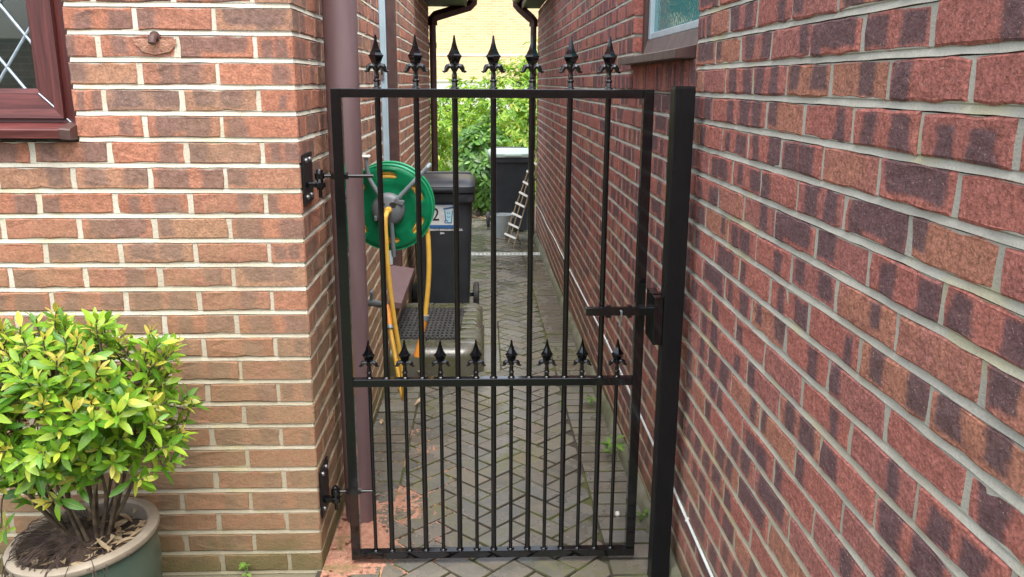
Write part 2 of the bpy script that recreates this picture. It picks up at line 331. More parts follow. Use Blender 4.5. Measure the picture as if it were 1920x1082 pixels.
# ------------------------------------------------------------------ mesh helpers
class MB:
    def __init__(self): self.v = []; self.f = []; self.uv = []; self.mi = []; self.rnd = []; self.useuv = False; self.usernd = False
    def add(self, verts, faces, uvs=None, mi=0, rnd=0.0, M=None):
        o = len(self.v)
        self.v += [tuple(M @ Vector(p)) for p in verts] if M is not None else [tuple(p) for p in verts]
        for i, fc in enumerate(faces):
            self.f.append([a+o for a in fc]); self.mi.append(mi); self.rnd.append(rnd)
            if uvs: self.uv.append(uvs[i]); self.useuv = True
            else: self.uv.append(None)
        if rnd: self.usernd = True
        return self
    def box(self, x0, x1, y0, y1, z0, z1, bev=0.0, mi=0, M=None, rnd=0.0):
        if bev <= 0:
            v = [(x, y, z) for z in (z0, z1) for y in (y0, y1) for x in (x0, x1)]
            return self.add(v, [(0, 2, 3, 1), (4, 5, 7, 6), (0, 1, 5, 4), (2, 6, 7, 3), (0, 4, 6, 2), (1, 3, 7, 5)], None, mi, rnd, M)
        bm = bmesh.new(); bmesh.ops.create_cube(bm, size=1.0)
        for w in bm.verts: w.co = Vector(((x0+x1)/2+w.co.x*(x1-x0), (y0+y1)/2+w.co.y*(y1-y0), (z0+z1)/2+w.co.z*(z1-z0)))
        bmesh.ops.bevel(bm, geom=list(bm.edges), offset=bev, segments=2, affect='EDGES', profile=0.6)
        return self.bm(bm, mi, M, rnd)
    def bm(self, bm, mi=0, M=None, rnd=0.0):
        bm.verts.index_update()
        self.add([w.co.copy() for w in bm.verts], [[w.index for w in f.verts] for f in bm.faces], None, mi, rnd, M); bm.free(); return self
    def tube(self, pts, r, n=8, mi=0, caps=True, M=None, flat=None, rnd=0.0):
        pts = [Vector(p) for p in pts]; k = len(pts); rs = r if hasattr(r, '__len__') else [r]*k
        up = None; vs = []
        for i, p in enumerate(pts):
            d = (pts[min(i+1, k-1)] - pts[max(i-1, 0)]).normalized()
            if up is None:
                up = Vector((0, 0, 1)) if abs(d.z) < 0.9 else Vector((0, 1, 0))
            a = d.cross(up); a = a.normalized() if a.length > 1e-6 else d.orthogonal().normalized()
            up = a.cross(d).normalized()
            for j in range(n):
                t = 2*math.pi*j/n
                vs.append(p + a*math.cos(t)*rs[i]*(flat or 1.0) + up*math.sin(t)*rs[i])
        fs = [(i*n+j, i*n+(j+1) % n, (i+1)*n+(j+1) % n, (i+1)*n+j) for i in range(k-1) for j in range(n)]
        if caps: fs += [list(range(n))[::-1], [(k-1)*n+j for j in range(n)]]
        return self.add(vs, fs, None, mi, rnd, M)
    def lathe(self, prof, n=16, mi=0, M=None, close=True, ph=0.0):
        vs = [(r*math.cos(2*math.pi*j/n+ph), r*math.sin(2*math.pi*j/n+ph), z) for r, z in prof for j in range(n)]
        fs = [(i*n+j, i*n+(j+1) % n, (i+1)*n+(j+1) % n, (i+1)*n+j) for i in range(len(prof)-1) for j in range(n)]
        if close: fs += [list(range(n))[::-1], [(len(prof)-1)*n+j for j in range(n)]]
        return self.add(vs, fs, None, mi, 0.0, M)
    def build(self, name, mat, parent=None, smooth=None, loc=None):
        me = bpy.data.meshes.new(name); me.from_pydata(self.v, [], self.f)
        for m in (mat if isinstance(mat, (list, tuple)) else [mat]): me.materials.append(m)
        if len(me.materials) > 1: me.polygons.foreach_set('material_index', self.mi)
        if self.useuv:
            ul = me.uv_layers.new(name='UVMap'); dat = []
            for fc, u in zip(self.f, self.uv):
                for q in (u if u else [(0.5, 0.5)]*len(fc)): dat += [q[0], q[1]]
            ul.data.foreach_set('uv', dat)
        if self.usernd:
            at = me.attributes.new('rnd', 'FLOAT', 'FACE'); at.data.foreach_set('value', self.rnd)
        if smooth is not None:
            me.polygons.foreach_set('use_smooth', [True]*len(me.polygons)); me.set_sharp_from_angle(angle=R_(smooth))
        me.update()
        return link(name, me, parent, loc)
def link(name, me, parent=None, loc=None):
    o = bpy.data.objects.new(name, me); COL.objects.link(o)
    if parent is not None: o.parent = parent
    if loc is not None: o.location = loc
    return o
def tag(o, label=None, cat=None, group=None, kind=None):
    if label: o['label'] = label
    if cat: o['category'] = cat
    if group: o['group'] = group
    if kind: o['kind'] = kind
    return o
def thing(name, label, cat, loc=(0, 0, 0), rz=0.0, group=None):
    o = bpy.data.objects.new(name, None); COL.objects.link(o); o.empty_display_size = 0.1
    o.location = loc; o.rotation_euler = (0, 0, rz); return tag(o, label, cat, group)
def copy_tree(o, parent=None):
    c = o.copy(); COL.objects.link(c)
    if parent is not None: c.parent = parent
    for ch in list(o.children): copy_tree(ch, c)
    return c

# ------------------------------------------------------------------ brick walls
def brick_variant(L, H, rough, rr, D=0.05):
    """one brick: uneven outline, worn arris, face along -Y; local origin at the middle of its face"""
    mb = MB(); nx, nz = (5, 2) if L > 0.15 else (3, 2)
    pts = []
    for i in range(nx): pts.append((-L/2 + L*i/nx, -H/2))
    for i in range(nz): pts.append((L/2, -H/2 + H*i/nz))
    for i in range(nx): pts.append((L/2 - L*i/nx, H/2))
    for i in range(nz): pts.append((-L/2, H/2 - H*i/nz))
    out = []
    for (x, z) in pts:
        corner = abs(abs(x)-L/2) < 1e-6 and abs(abs(z)-H/2) < 1e-6
        k = rough*(1.3 if corner else 1.0)
        out.append((x - math.copysign(abs(rr.gauss(0, k*0.6)), x) if abs(x) > 1e-6 else x + rr.uniform(-k, k), z - math.copysign(abs(rr.gauss(0, k*0.7)), z) if abs(z) > 1e-6 else z))
    n = len(out); inn = []
    for (x, z) in out:
        b = rr.uniform(0.0025, 0.006) if rough > 0.001 else 0.003
        inn.append((x*(1-2*b/L), z*(1-2*b/H)))
    v = [(x, D, z) for x, z in out] + [(x, 0.0035, z) for x, z in out] + [(x, rr.uniform(-0.001, 0.0015), z) for x, z in inn]
    uvf = lambda p: (p[0]/L+0.5, p[2]/H+0.5)
    fs = [(j, (j+1) % n, n+(j+1) % n, n+j) for j in range(n)] + [(n+j, n+(j+1) % n, 2*n+(j+1) % n, 2*n+j) for j in range(n)] + [[2*n+j for j in range(n)]]
    mb.add(v, fs, [[uvf(v[a]) for a in f] for f in fs]); return mb
def corner_variant(lx, ly, H, rough, rr):
    """corner brick: face along -Y from x=-lx to 0, second face along +X from y=0 to ly"""
    mb = MB(); c = 0.004
    def jit(): return rr.uniform(-rough, rough)*0.6
    xs = [-lx+0.001, -lx*0.66, -lx*0.33, -c]; ys = [c, ly*0.33, ly*0.66, ly-0.001]
    ring = [(x, 0.0) for x in xs] + [(0.0, y) for y in ys]
    h = H/2; n = len(ring)
    lo = [(x, y, -h+abs(jit())) for x, y in ring]; hi = [(x, y, h-abs(jit())) for x, y in ring]
    lo2 = [(x - (0.003 if y > 0 else 0), y + (0.003 if y == 0 else 0), -h) for x, y in ring]
    v = [(x, y+jit()*0.4, z+0.003) for x, y, z in lo] + [(x, y+jit()*0.4, z-0.003) for x, y, z in hi]
    v += [(x - (0.05 if y > 0 else 0), y + (0.05 if y == 0 else 0), -h) for x, y in ring] + [(x - (0.05 if y > 0 else 0), y + (0.05 if y == 0 else 0), h) for x, y in ring]
    v[2*n+3] = v[2*n+4] = (-0.05, 0.05, -h); v[3*n+3] = v[3*n+4] = (-0.05, 0.05, h)
    fs = []; us = []
    def uv(i):
        x, y = ring[i]; return x/lx+1 if y == 0 else y/ly
    for i in range(n-1):
        f = (i, i+1, n+i+1, n+i); fs.append(f)
        if i < 3: us.append([(uv(i), 0), (uv(i+1), 0), (uv(i+1), 1), (uv(i), 1)])
        elif i == 3: us.append([(1, 0), (1, 0), (1, 1), (1, 1)])
        else: us.append([(uv(i), 0), (uv(i+1), 0), (uv(i+1), 1), (uv(i), 1)])
        fs.append((n+i, n+i+1, 3*n+i+1, 3*n+i)); us.append([(0.5, 1)]*4)
        fs.append((2*n+i, 2*n+i+1, i+1, i)); us.append([(0.5, 0)]*4)
    fs.append((0, n, 3*n, 2*n)); us.append([(0, .5)]*4); fs.append((n-1, 2*n+n-1, 3*n+n-1, n+n-1)); us.append([(1, .5)]*4)
    mb.add(v, fs, us); return mb

def layout(u_end0, u_end1, z_base, n_rows, joint_fn, openings):
    """list of (row, u0, u1, z0, z1) brick cells cut by the openings"""
    res = []
    for k in range(n_rows):
        z0 = z_base + k*COURSE; zc = z0 + COURSE/2
        js = joint_fn(k)
        for a, b in zip(js[:-1], js[1:]):
            a2, b2 = max(a, u_end0), min(b, u_end1)
            segs = [(a2, b2)]
            for (o0, o1, oz0, oz1) in openings:
                if oz0-0.02 < zc < oz1:
                    ns = []
                    for s, e in segs:
                        if e <= o0 or s >= o1: ns.append((s, e))
                        else:
                            if s < o0: ns.append((s, o0+0.005))
                            if e > o1: ns.append((o1-0.005, e))
                    segs = ns
            for s, e in segs:
                if e - s > 0.03: res.append((k, s+0.005, e-0.005, z0+0.005, z0+COURSE-0.005))
    return res

def mortar_mesh(mb, u0, u1, z_base, n_rows, openings, T, rr, rake=0.006, thick=0.1):
    """bed joints struck to slope outwards; T maps (u, depth inwards, z) to the world"""
    for k in range(n_rows):
        z0 = z_base + k*COURSE; zc = z0+COURSE/2; segs = [(u0, u1)]
        for (o0, o1, oz0, oz1) in openings:
            if oz0-0.02 < zc < oz1:
                ns = []
                for s, e in segs:
                    if e <= o0 or s >= o1: ns.append((s, e))
                    else:
                        if s < o0: ns.append((s, o0-0.008))
                        if e > o1: ns.append((o1+0.008, e))
                segs = ns
        for s, e in segs:
            n = max(1, int((e-s)/0.045)); vs = []
            for i in range(n+1):
                u = s+(e-s)*i/n; j = rr.uniform(-1, 1)
                prof = [(rake, z0-0.0055), (rake*0.12+0.0008*j, z0-0.0052+0.0012*rr.uniform(-1, 0.6)), (rake*0.75+0.0006*j, z0+0.0055), (0.0030, z0+0.008), (0.0030+0.0005*j, z0+COURSE-0.0075)]
                vs += [T(u, d, z) for d, z in prof]
            m = 5
            fs = [(i*m+q, (i+1)*m+q, (i+1)*m+q+1, i*m+q+1) for i in range(n) for q in range(m-1)]
            b = len(vs); vs += [T(s, thick, z0-0.0055), T(s, thick, z0+COURSE-0.0055), T(e, thick, z0-0.0055), T(e, thick, z0+COURSE-0.0055)]
            fs += [(0, 1, 2, 3, 4, b+1, b), tuple([n*m+q for q in (4, 3, 2, 1, 0)])+(b+2, b+3), (b, b+1, b+3, b+2)]
            mb.add(vs, fs)

def area_px(corners):
    ps = [project(c) for c in corners]
    if any(p is None for p in ps): return 0.0
    cx = sum(p[0] for p in ps)/4; cy = sum(p[1] for p in ps)/4
    if not (-60 < cx < 1980 and -40 < cy < 1120): return 0.0
    a = 0
    for i in range(4):
        x0, y0 = ps[i][:2]; x1, y1 = ps[(i+1) % 4][:2]; a += x0*y1-x1*y0
    vis = min(max(p[0] for p in ps), 1920) - max(min(p[0] for p in ps), 0)
    return abs(a)/2 if vis > 3 else 0.0

def place_bricks(items, mat, rr, limit, hidden=None):
    """items: (parent wall, matrix, L, H, variants list or mesh, corners). Largest ones singly, the rest joined per wall."""
    items = sorted(items, key=lambda it: -it['a'])
    rest = {}
    for n, it in enumerate(items):
        if n < limit and it['a'] > 30:
            o = link("brick", it['mesh'], it['wall']); o.matrix_local = it['M']
        else: rest.setdefault(it['wall'].name, []).append(it)
    for wn, its in rest.items():
        mb = MB()
        for it in its:
            src = it['src']; mb.add(src.v, src.f, src.uv, 0, rr.uniform(0.02, 0.98), it['M'])
        o = mb.build("brickwork", mat, its[0]['wall']); o['kind'] = 'stuff'

def make_variants(sizes, n, H, rough, mat, rr, prefix):
    out = {}
    for key, L in sizes.items():
        lst = []
        for i in range(n):
            mb = brick_variant(L, H, rough, rr)
            me_o = mb.build("brick", mat); me = me_o.data; bpy.data.objects.remove(me_o); me.name = prefix+"_"+key
            lst.append((mb, me))
        out[key] = (L, lst)
    return out
def brick_item(wall, var, s, e, z0, z1, T, rot, rr, jitter=0.0012):
    L = e-s; key = 'full' if L > 0.15 else 'half'; L0, lst = var[key]; mb, me = rr.choice(lst)
    c = T((s+e)/2, 0.0, (z0+z1)/2); flip = rr.random() < 0.5
    M = Matrix.Translation(c) @ rot @ Matrix.Translation((0, rr.uniform(-jitter, jitter), 0)) @ Matrix.Rotation(rr.uniform(-0.006, 0.006), 4, 'Z') @ Matrix.Rotation(rr.uniform(-0.006, 0.006), 4, 'Y') @ Matrix.Diagonal((L/L0, 1, (z1-z0)/0.065, 1))
    return dict(wall=wall, M=M, mesh=me, src=mb, a=area_px([T(s, 0, z0), T(e, 0, z0), T(e, 0, z1), T(s, 0, z1)]))

# ================================================================== GROUND AND PAVING
g = MB(); gs = 600
ys = [-gs, 2.5, 6, 9, 11.4, 14, 30, gs]
vs = []
for y in ys:
    z = gz(min(y, 11.4)) - 0.035
    if y >= 14: z = -0.29
    vs += [(-gs, y, z), (gs, y, z)]
g.add(vs, [(2*i, 2*i+1, 2*i+3, 2*i+2) for i in range(len(ys)-1)])
ground = tag(g.build("ground", M_GROUND), "dark mossy earth and garden soil around the houses and paving", "ground", kind='structure')

rp = random.Random(11)
paving_b = MB()
n = 60
vs = []
for i in range(n+1):
    y = 1.0 + (11.33-1.0)*i/n; vs += [(-0.56, y, gz(y)-0.0055), (0.64, y, gz(y)-0.0055)]
paving_b.add(vs, [(2*i, 2*i+1, 2*i+3, 2*i+2) for i in range(n)])
paving = tag(paving_b.build("paving", M_JOINT), "wet block paving down the alley in a herringbone pattern between plain borders", "paving", kind='structure')
def clip(poly, ax, val, keep_less):
    out = []
    for i in range(len(poly)):
        a, b = poly[i], poly[(i+1) % len(poly)]
        ia = (a[ax] <= val) if keep_less else (a[ax] >= val); ib = (b[ax] <= val) if keep_less else (b[ax] >= val)
        if ia: out.append(a)
        if ia != ib:
            t = (val-a[ax])/(b[ax]-a[ax]); out.append((a[0]+t*(b[0]-a[0]), a[1]+t*(b[1]-a[1])))
    return out
def polyarea(p): return 0.5*sum(p[i][0]*p[(i+1) % len(p)][1]-p[(i+1) % len(p)][0]*p[i][1] for i in range(len(p)))
def block_mesh(poly, ch=0.0035, depth=0.05):
    """poly ccw around its centre, top at z=0 with worn chamfer"""
    nn = len(poly); inner = []
    for i in range(nn):
        p0, p1, p2 = Vector(poly[i-1]), Vector(poly[i]), Vector(poly[(i+1) % nn])
        d1 = (p1-p0).normalized(); d2 = (p2-p1).normalized(); n1 = Vector((-d1.y, d1.x)); n2 = Vector((-d2.y, d2.x))
        b = n1+n2; b = b.normalized() if b.length > 1e-6 else n1; s = ch/max(0.35, b.dot(n1)); inner.append(p1+b*s)
    v = [(x, y, -depth) for x, y in poly] + [(x, y, -0.0035) for x, y in poly] + [(p.x, p.y, 0) for p in inner]
    f = [(j, (j+1) % nn, nn+(j+1) % nn, nn+j) for j in range(nn)] + [(nn+j, nn+(j+1) % nn, 2*nn+(j+1) % nn, 2*nn+j) for j in range(nn)] + [[2*nn+j for j in range(nn)]]
    mb = MB(); mb.add(v, f); mb.mi = [1]*(2*nn)+[0]; return mb
blocks = []   # (poly in world xy)
def rect(x0, x1, y0, y1, gp=0.0022): return [(x0+gp, y0+gp), (x1-gp, y0+gp), (x1-gp, y1-gp), (x0+gp, y1-gp)]
XA, XB = -0.345, 0.422
c45 = math.sqrt(0.5)
for i in range(-10, 130):
    for j in range(-70, 120):
        d = (i-j) % 4
        if d == 0: q = rect(i*0.1, i*0.1+0.2, j*0.1, j*0.1+0.1)
        elif d == 3: q = rect(i*0.1, i*0.1+0.1, j*0.1, j*0.1+0.2)
        else: continue
        q = [(c45*(x-y)+0.03, c45*(x+y)+0.5) for x, y in q]
        cxm = sum(p[0] for p in q)/4; cym = sum(p[1] for p in q)/4
        if not (XA-0.12 < cxm < XB+0.12 and 1.05 < cym < 11.3): continue
        full = True
        lo = 0.102 if 4.66 < cym < 5.72 else XA
        for ax, val, less in ((0, lo+0.002, False), (0, XB-0.002, True), (1, 11.28, True)):
            if q and any((p[ax] > val) if less else (p[ax] < val) for p in q): q = clip(q, ax, val, less); full = False
        if len(q) >= 3 and abs(polyarea(q)) > 0.0012:
            if polyarea(q) < 0: q = q[::-1]
            q2 = [q[0]]
            for p in q[1:]:
                if math.hypot(p[0]-q2[-1][0], p[1]-q2[-1][1]) > 0.004: q2.append(p)
            if math.hypot(q2[0][0]-q2[-1][0], q2[0][1]-q2[-1][1]) < 0.004: q2.pop()
            if len(q2) >= 3: blocks.append((q2, full))
y = 1.05
while y < 11.2:
    blocks.append((rect(XB, XB+0.2, y, y+0.1), False)); 
    if not (4.5 < y < 5.68): blocks.append((rect(XA-0.195, XA, y+0.03, y+0.13), False))
    y += 0.1
y = 4.62
while y < 5.7:
    blocks.append((rect(-0.003, 0.102, y, y+0.2), False)); y += 0.2
items = []
for q, full in blocks:
    cx = sum(p[0] for p in q)/len(q); cy = sum(p[1] for p in q)/len(q)
    z = gz(cy) + rp.gauss(0, 0.0012)
    loc = [(p[0]-cx, p[1]-cy) for p in q]
    Mx = Matrix.Translation((cx, cy, z)) @ Matrix.Rotation(rp.gauss(0, 0.008)-SLOPE*(1 if cy > 2.5 else 0), 4, 'X') @ Matrix.Rotation(rp.gauss(0, 0.008), 4, 'Y')
    xs = [p[0] for p in q]; yy = [p[1] for p in q]
    a = abs(polyarea(q)); ps = project((cx, cy, z))
    ap = 0
    if ps and -20 < ps[0] < 1940 and -20 < ps[1] < 1100 and cx > -0.56: ap = a*(F_PX/ps[2])**2*((CAM_H-z)/ps[2])
    if -0.53 < cx < 0.10 and 4.7 < cy < 6.6: ap *= 0.01
    items.append((ap, loc, Mx))
items.sort(key=lambda t: -t[0])
cache = {}
merged = MB()
for k, (ap, loc, Mx) in enumerate(items):
    if k < 300 and ap > 20:
        key = tuple(round(c, 4) for p in loc for c in p)
        if key not in cache:
            o = block_mesh(loc).build("paving_block", [M_PAVE, M_JOINT], paving); cache[key] = o.data
        else: o = link("paving_block", cache[key], paving)
        o.matrix_local = Mx
    else:
        b = block_mesh(loc); merged.add(b.v, b.f, None, 0, rp.uniform(0.02, 0.98), Mx); merged.mi[-len(b.f):] = b.mi
o = merged.build("paving_blocks", [M_PAVE, M_JOINT], paving); o['kind'] = 'stuff'
kb = MB(); 
xk = -0.56
while xk < 0.6:
    kb.box(xk, xk+0.29, 11.285, 11.335, gz(11.3)-0.1, gz(11.3)+0.018+rp.uniform(0, .006), 0.006); xk += 0.295
kb.build("edging_stone", M_SLAT if False else M_STEP, paving)

# ================================================================== LEFT HOUSE
house = thing("brick_house", "orange brick house on the left with a leaded brown window beside the alley", "house", (XL, YF, 0))
hinv = Matrix.Translation((-XL, -YF, 0))
NR_L = 32; ZB_L = ZL0 - 24*COURSE    # base of lowest course
rb = random.Random(5)
def T_front(u, d, z): return Vector((u, YF+d, z))
def T_sideL(u, d, z): return Vector((XL-d, u, z))
ROT_F = Matrix.Identity(4); ROT_SL = Matrix.Rotation(math.pi/2, 4, 'Z'); ROT_R = Matrix.Rotation(-math.pi/2, 4, 'Z')
X_W0 = -2.6
win_open = [(-2.2, -1.183, 1.418, 2.4)]
door_open = [(4.61, 5.58, 0.36, 2.4)]
mb = MB(); mortar_mesh(mb, X_W0, XL-0.004, ZB_L-COURSE, NR_L+1, win_open, T_front, rb)
front_wall = mb.build("front_wall", M_ML); front_wall.parent = house; front_wall.matrix_local = hinv
mb = MB(); mortar_mesh(mb, YF+0.004, YL_END-0.004, ZB_L-3*COURSE, NR_L+3, door_open, T_sideL, rb)
# joint fill at the corner and the plain end of the wall
mb.box(XL-0.1, XL-0.006, YF+0.006, YF+0.1, ZB_L-0.05, ZB_L+NR_L*COURSE)
mb.box(XL-0.3, XL-0.012, YL_END-0.1, YL_END-0.008, -0.35, ZB_L+NR_L*COURSE)
side_wall = mb.build("side_wall", M_ML); side_wall.parent = house; side_wall.matrix_local = hinv
VL = make_variants({'full': 0.215, 'half': 0.1025}, 12, 0.065, 0.0026, M_BL, rb, "orange_brick")
CV = []
for lx, ly in ((0.215, 0.1025), (0.1025, 0.215)):
    lst = []
    for i in range(4):
        m_ = corner_variant(lx, ly, 0.065, 0.0026, rb); ob = m_.build("brick", M_BL); me = ob.data; bpy.data.objects.remove(ob); lst.append((m_, me))
    CV.append(lst)
its = []
def row_even(k): return (24-1-k) % 2 == 0      # k counted from the base; photograph's top row (i=0) shows a full stretcher
def jf_front(k):
    e = XL - (0.2185 if row_even(k) else 0.106)
    return sorted([e - 0.2225*i for i in range(0, 11)])
def jf_sideL(k):
    s = YF + (0.106 if row_even(k) else 0.2185)
    return [s + 0.225*i for i in range(0, 31)]
ZBs = ZB_L - 0
for (k, s, e, z0, z1) in layout(X_W0, XL, ZB_L, NR_L, jf_front, win_open): its.append(brick_item(front_wall, VL, s+.001, e-.001, z0+.001, z1-.001, T_front, ROT_F, rb))
for (k, s, e, z0, z1) in layout(YF, YL_END, ZB_L-2*COURSE, NR_L+2, lambda k: jf_sideL(k-2), door_open): its.append(brick_item(side_wall, VL, s+.001, e-.001, z0+.001, z1-.001, T_sideL, ROT_SL, rb))
for k in range(NR_L):
    z0 = ZB_L+k*COURSE+0.005; m_, me = rb.choice(CV[0 if row_even(k) else 1]); lx = 0.215 if row_even(k) else 0.1025
    M = Matrix.Translation((XL+rb.uniform(-.0012, .0012), YF+rb.uniform(-.001, .001), z0+0.0325))
    its.append(dict(wall=front_wall, M=M, mesh=me, src=m_, a=area_px([(XL-lx, YF, z0), (XL, YF, z0), (XL, YF, z0+.065), (XL-lx, YF, z0+.065)])+300))
place_bricks(its, M_BL, rb, 300)

# eaves, roof
EY0 = 6.9
SOZ = 2.325
mb = MB(); mb.box(XL-0.02, -0.17, EY0, YL_END+0.02, SOZ, SOZ+0.02)
roof = bpy.data.objects.new("roof", None); COL.objects.link(roof); roof.parent = house; roof.matrix_local = hinv
mb.build("soffit", M_SOFFIT, roof)
mb = MB(); mb.box(-0.172, -0.152, EY0-0.002, YL_END+0.022, SOZ-0.012, SOZ+0.16); mb.build("fascia", M_BROWNPVC, roof)
def gutter(mb, x0, x1, y0, y1, zt):
    cx, r = (x0+x1)/2, (x1-x0)/2; prof = [(cx+r*math.cos(a), zt-0.055*math.sin(a)) for a in [math.pi*i/10 for i in range(11)]]
    inner = [(cx+(r-0.004)*math.cos(a), zt-0.051*math.sin(a)) for a in [math.pi*i/10 for i in range(10, -1, -1)]]
    ring = prof+inner; m = len(ring)
    mb.add([(x, y0, z) for x, z in ring]+[(x, y1, z) for x, z in ring], [(j, (j+1) % m, m+(j+1) % m, m+j) for j in range(m)]+[list(range(m)), [m+j for j in range(m)][::-1]])
    for y in (y0, y1):
        mb.add([(x, y, z) for x, z in prof]+[(x, y+0.004, z) for x, z in prof], [list(range(11)), list(range(11, 22))[::-1]])
mb = MB(); gutter(mb, -0.15, -0.045, EY0, YL_END+0.02, SOZ+0.10); mb.build("gutter", M_BROWNPVC, roof, 40)
def roof_tiles(mb, x_e, dirx, y0, y1, z0, rows=14, pitch=R_(32)):
    w = 0.33
    for k in range(rows):
        for j in range(int((y1-y0)/w)+1):
            ya = y0+j*w+(0.165 if k % 2 else 0)-0.165; yb = min(ya+w-0.004, y1)
            ya = max(ya, y0)
            if yb-ya < 0.03: continue
            s0 = k*0.3; x0 = x_e+dirx*s0*math.cos(pitch); x1 = x_e+dirx*(s0+0.36)*math.cos(pitch); za = z0+s0*math.sin(pitch)+0.018; zb = z0+(s0+0.36)*math.sin(pitch)
            mb.add([(x0, ya, za), (x0, yb, za), (x1, yb, zb), (x1, ya, zb), (x0, ya, za-0.014), (x0, yb, za-0.014), (x1, yb, zb-0.014), (x1, ya, zb-0.014)],
                   [(0, 1, 2, 3), (7, 6, 5, 4), (0, 4, 5, 1), (1, 5, 6, 2), (2, 6, 7, 3), (3, 7, 4, 0)])
mb = MB(); roof_tiles(mb, -0.10, -1, EY0, YL_END+0.1, SOZ+0.12); o = mb.build("tiles", M_TILE, roof); o['kind'] = 'stuff'

# leaded window in the front wall
WX1, WZ0 = -1.183, 1.418
win = MB(); 
def frame_profile(mb, pts):   # stepped casement moulding, extruded between mitred corners
    pass
wy = YF+0.012
wino = MB()
# right stile: three stepped bands; bottom rail likewise, mitred on the diagonal
bands = [(0.0, 0.032, 0.012), (0.032, 0.058, -0.004), (0.058, 0.104, 0.014), (0.104, 0.118, 0.030)]
def stile(mb):
    zt = 2.38
    for (a, b, dy) in bands:
        za, zb = WZ0+0.03+a*0.97, WZ0+0.03+b*0.97
        v = [(WX1-a, wy+dy, za), (WX1-a, wy+dy, zt), (WX1-b, wy+dy+0.004, zt), (WX1-b, wy+dy+0.004, zb)]
        vb = [(x, wy+0.09, z) for x, y, z in v]
        mb.add(v+vb, [(0, 1, 2, 3), (0, 4, 5, 1), (2, 6, 7, 3), (3, 7, 4, 0), (4, 7, 6, 5), (1, 5, 6, 2)])
def rail(mb):
    xl = -2.2
    for (a, b, dy) in bands:
        za, zb = WZ0+0.03+a*0.97, WZ0+0.03+b*0.97
        v = [(WX1-a, wy+dy, za), (WX1-b, wy+dy+0.004, zb), (xl, wy+dy+0.004, zb), (xl, wy+dy, za)]
        vb = [(x, wy+0.09, z) for x, y, z in v]
        mb.add(v+vb, [(0, 1, 2, 3), (0, 4, 5, 1), (2, 6, 7, 3), (3, 7, 4, 0), (4, 7, 6, 5), (1, 5, 6, 2)])
window = bpy.data.objects.new("window", None); COL.objects.link(window); window.parent = house; window.matrix_local = hinv
stile(win); win.build("stile", M_WOODV, window)
mb = MB(); rail(mb); mb.build("bottom_rail", M_WOODH, window)
mb = MB()
p0 = Vector((WX1-0.004, wy+0.009, WZ0+0.034)); p1 = Vector((WX1-0.056, wy-0.0055, WZ0+0.085)); p2 = Vector((WX1-0.06, wy+0.0125, WZ0+0.089)); p3 = Vector((WX1-0.104, wy+0.0145, WZ0+0.131))
mb.tube([p0, Vector((WX1-0.03, wy+0.010, WZ0+0.0595))], 0.0022, 6); mb.tube([p2, p3], 0.0022, 6)
mb.build("weld_seam", M_LEAD, window)
mb = MB()
sx0 = -2.25; sx1 = WX1+0.006
prof = [(YF-0.048, 1.425), (YF-0.05, 1.448), (YF-0.046, 1.452), (YF-0.02, 1.459), (YF+0.02, 1.466), (YF+0.08, 1.47), (YF+0.08, 1.425)]
m_ = len(prof); xc = sx1-0.028
mb.add([(sx0, y, z) for y, z in prof]+[(xc, y, z) for y, z in prof], [(j, m_+j, m_+(j+1) % m_, (j+1) % m_) for j in range(m_)]+[list(range(m_)), [m_+j for j in range(m_)][::-1]])
mb.build("sill", M_WOODH, window)
mb = MB(); cap = [(y-(0.002 if y < YF+0.05 else 0), z+(0.002 if z > 1.44 else -0.002)) for y, z in prof]
mb.add([(xc, y, z) for y, z in cap]+[(sx1, y+0.006, z-0.003) for y, z in cap], [(j, m_+j, m_+(j+1) % m_, (j+1) % m_) for j in range(m_)]+[list(range(m_)), [m_+j for j in range(m_)][::-1]])
mb.build("sill_end_cap", M_BROWNPVC, window)
gx1, gz0 = WX1-0.118, WZ0+0.03+0.118*0.97
mb = MB(); mb.box(-2.2, gx1+0.01, wy+0.045, wy+0.051, gz0-0.01, 2.38); mb.build("pane", M_GLASS, window)
mb = MB()
# diamond leads: spacing from the photograph
for sgn in (1, -1):
    for i in range(-14, 16):
        # line x = x0 + sgn*(z-z0)*0.62
        pts = []
        x00 = -1.3825 + i*0.128 if sgn > 0 else -1.3825 + 0.0+i*0.128
        for z in (gz0-0.005, 2.37):
            pts.append((x00+sgn*(z-1.622)*0.72, z))
        (xa, za), (xb, zb) = pts
        # clip to the pane
        def atx(x): t = (x-xa)/(xb-xa); return za+t*(zb-za)
        lo, hi = -2.19, gx1+0.004
        if max(xa, xb) < lo or min(xa, xb) > hi: continue
        if xa < lo: za = atx(lo) if xa != lo else za; xa = lo
        if xb < lo: zb = (lo-pts[0][0])/(pts[1][0]-pts[0][0])*(pts[1][1]-pts[0][1])+pts[0][1]; xb = lo
        if xa > hi: za = (hi-pts[0][0])/(pts[1][0]-pts[0][0])*(pts[1][1]-pts[0][1])+pts[0][1]; xa = hi
        if xb > hi: zb = (hi-pts[0][0])/(pts[1][0]-pts[0][0])*(pts[1][1]-pts[0][1])+pts[0][1]; xb = hi
        mb.tube([(xa, wy+0.044, za), (xb, wy+0.044, zb)], 0.0045, 6, flat=0.6 if False else None)
mb.build("lead_lattice", M_LEAD, window)
mb = MB(); mb.box(-2.6, -0.95, YF+0.12, YF+1.6, 0.9, 2.6); rm = mb.build("room", M_ROOM, window)

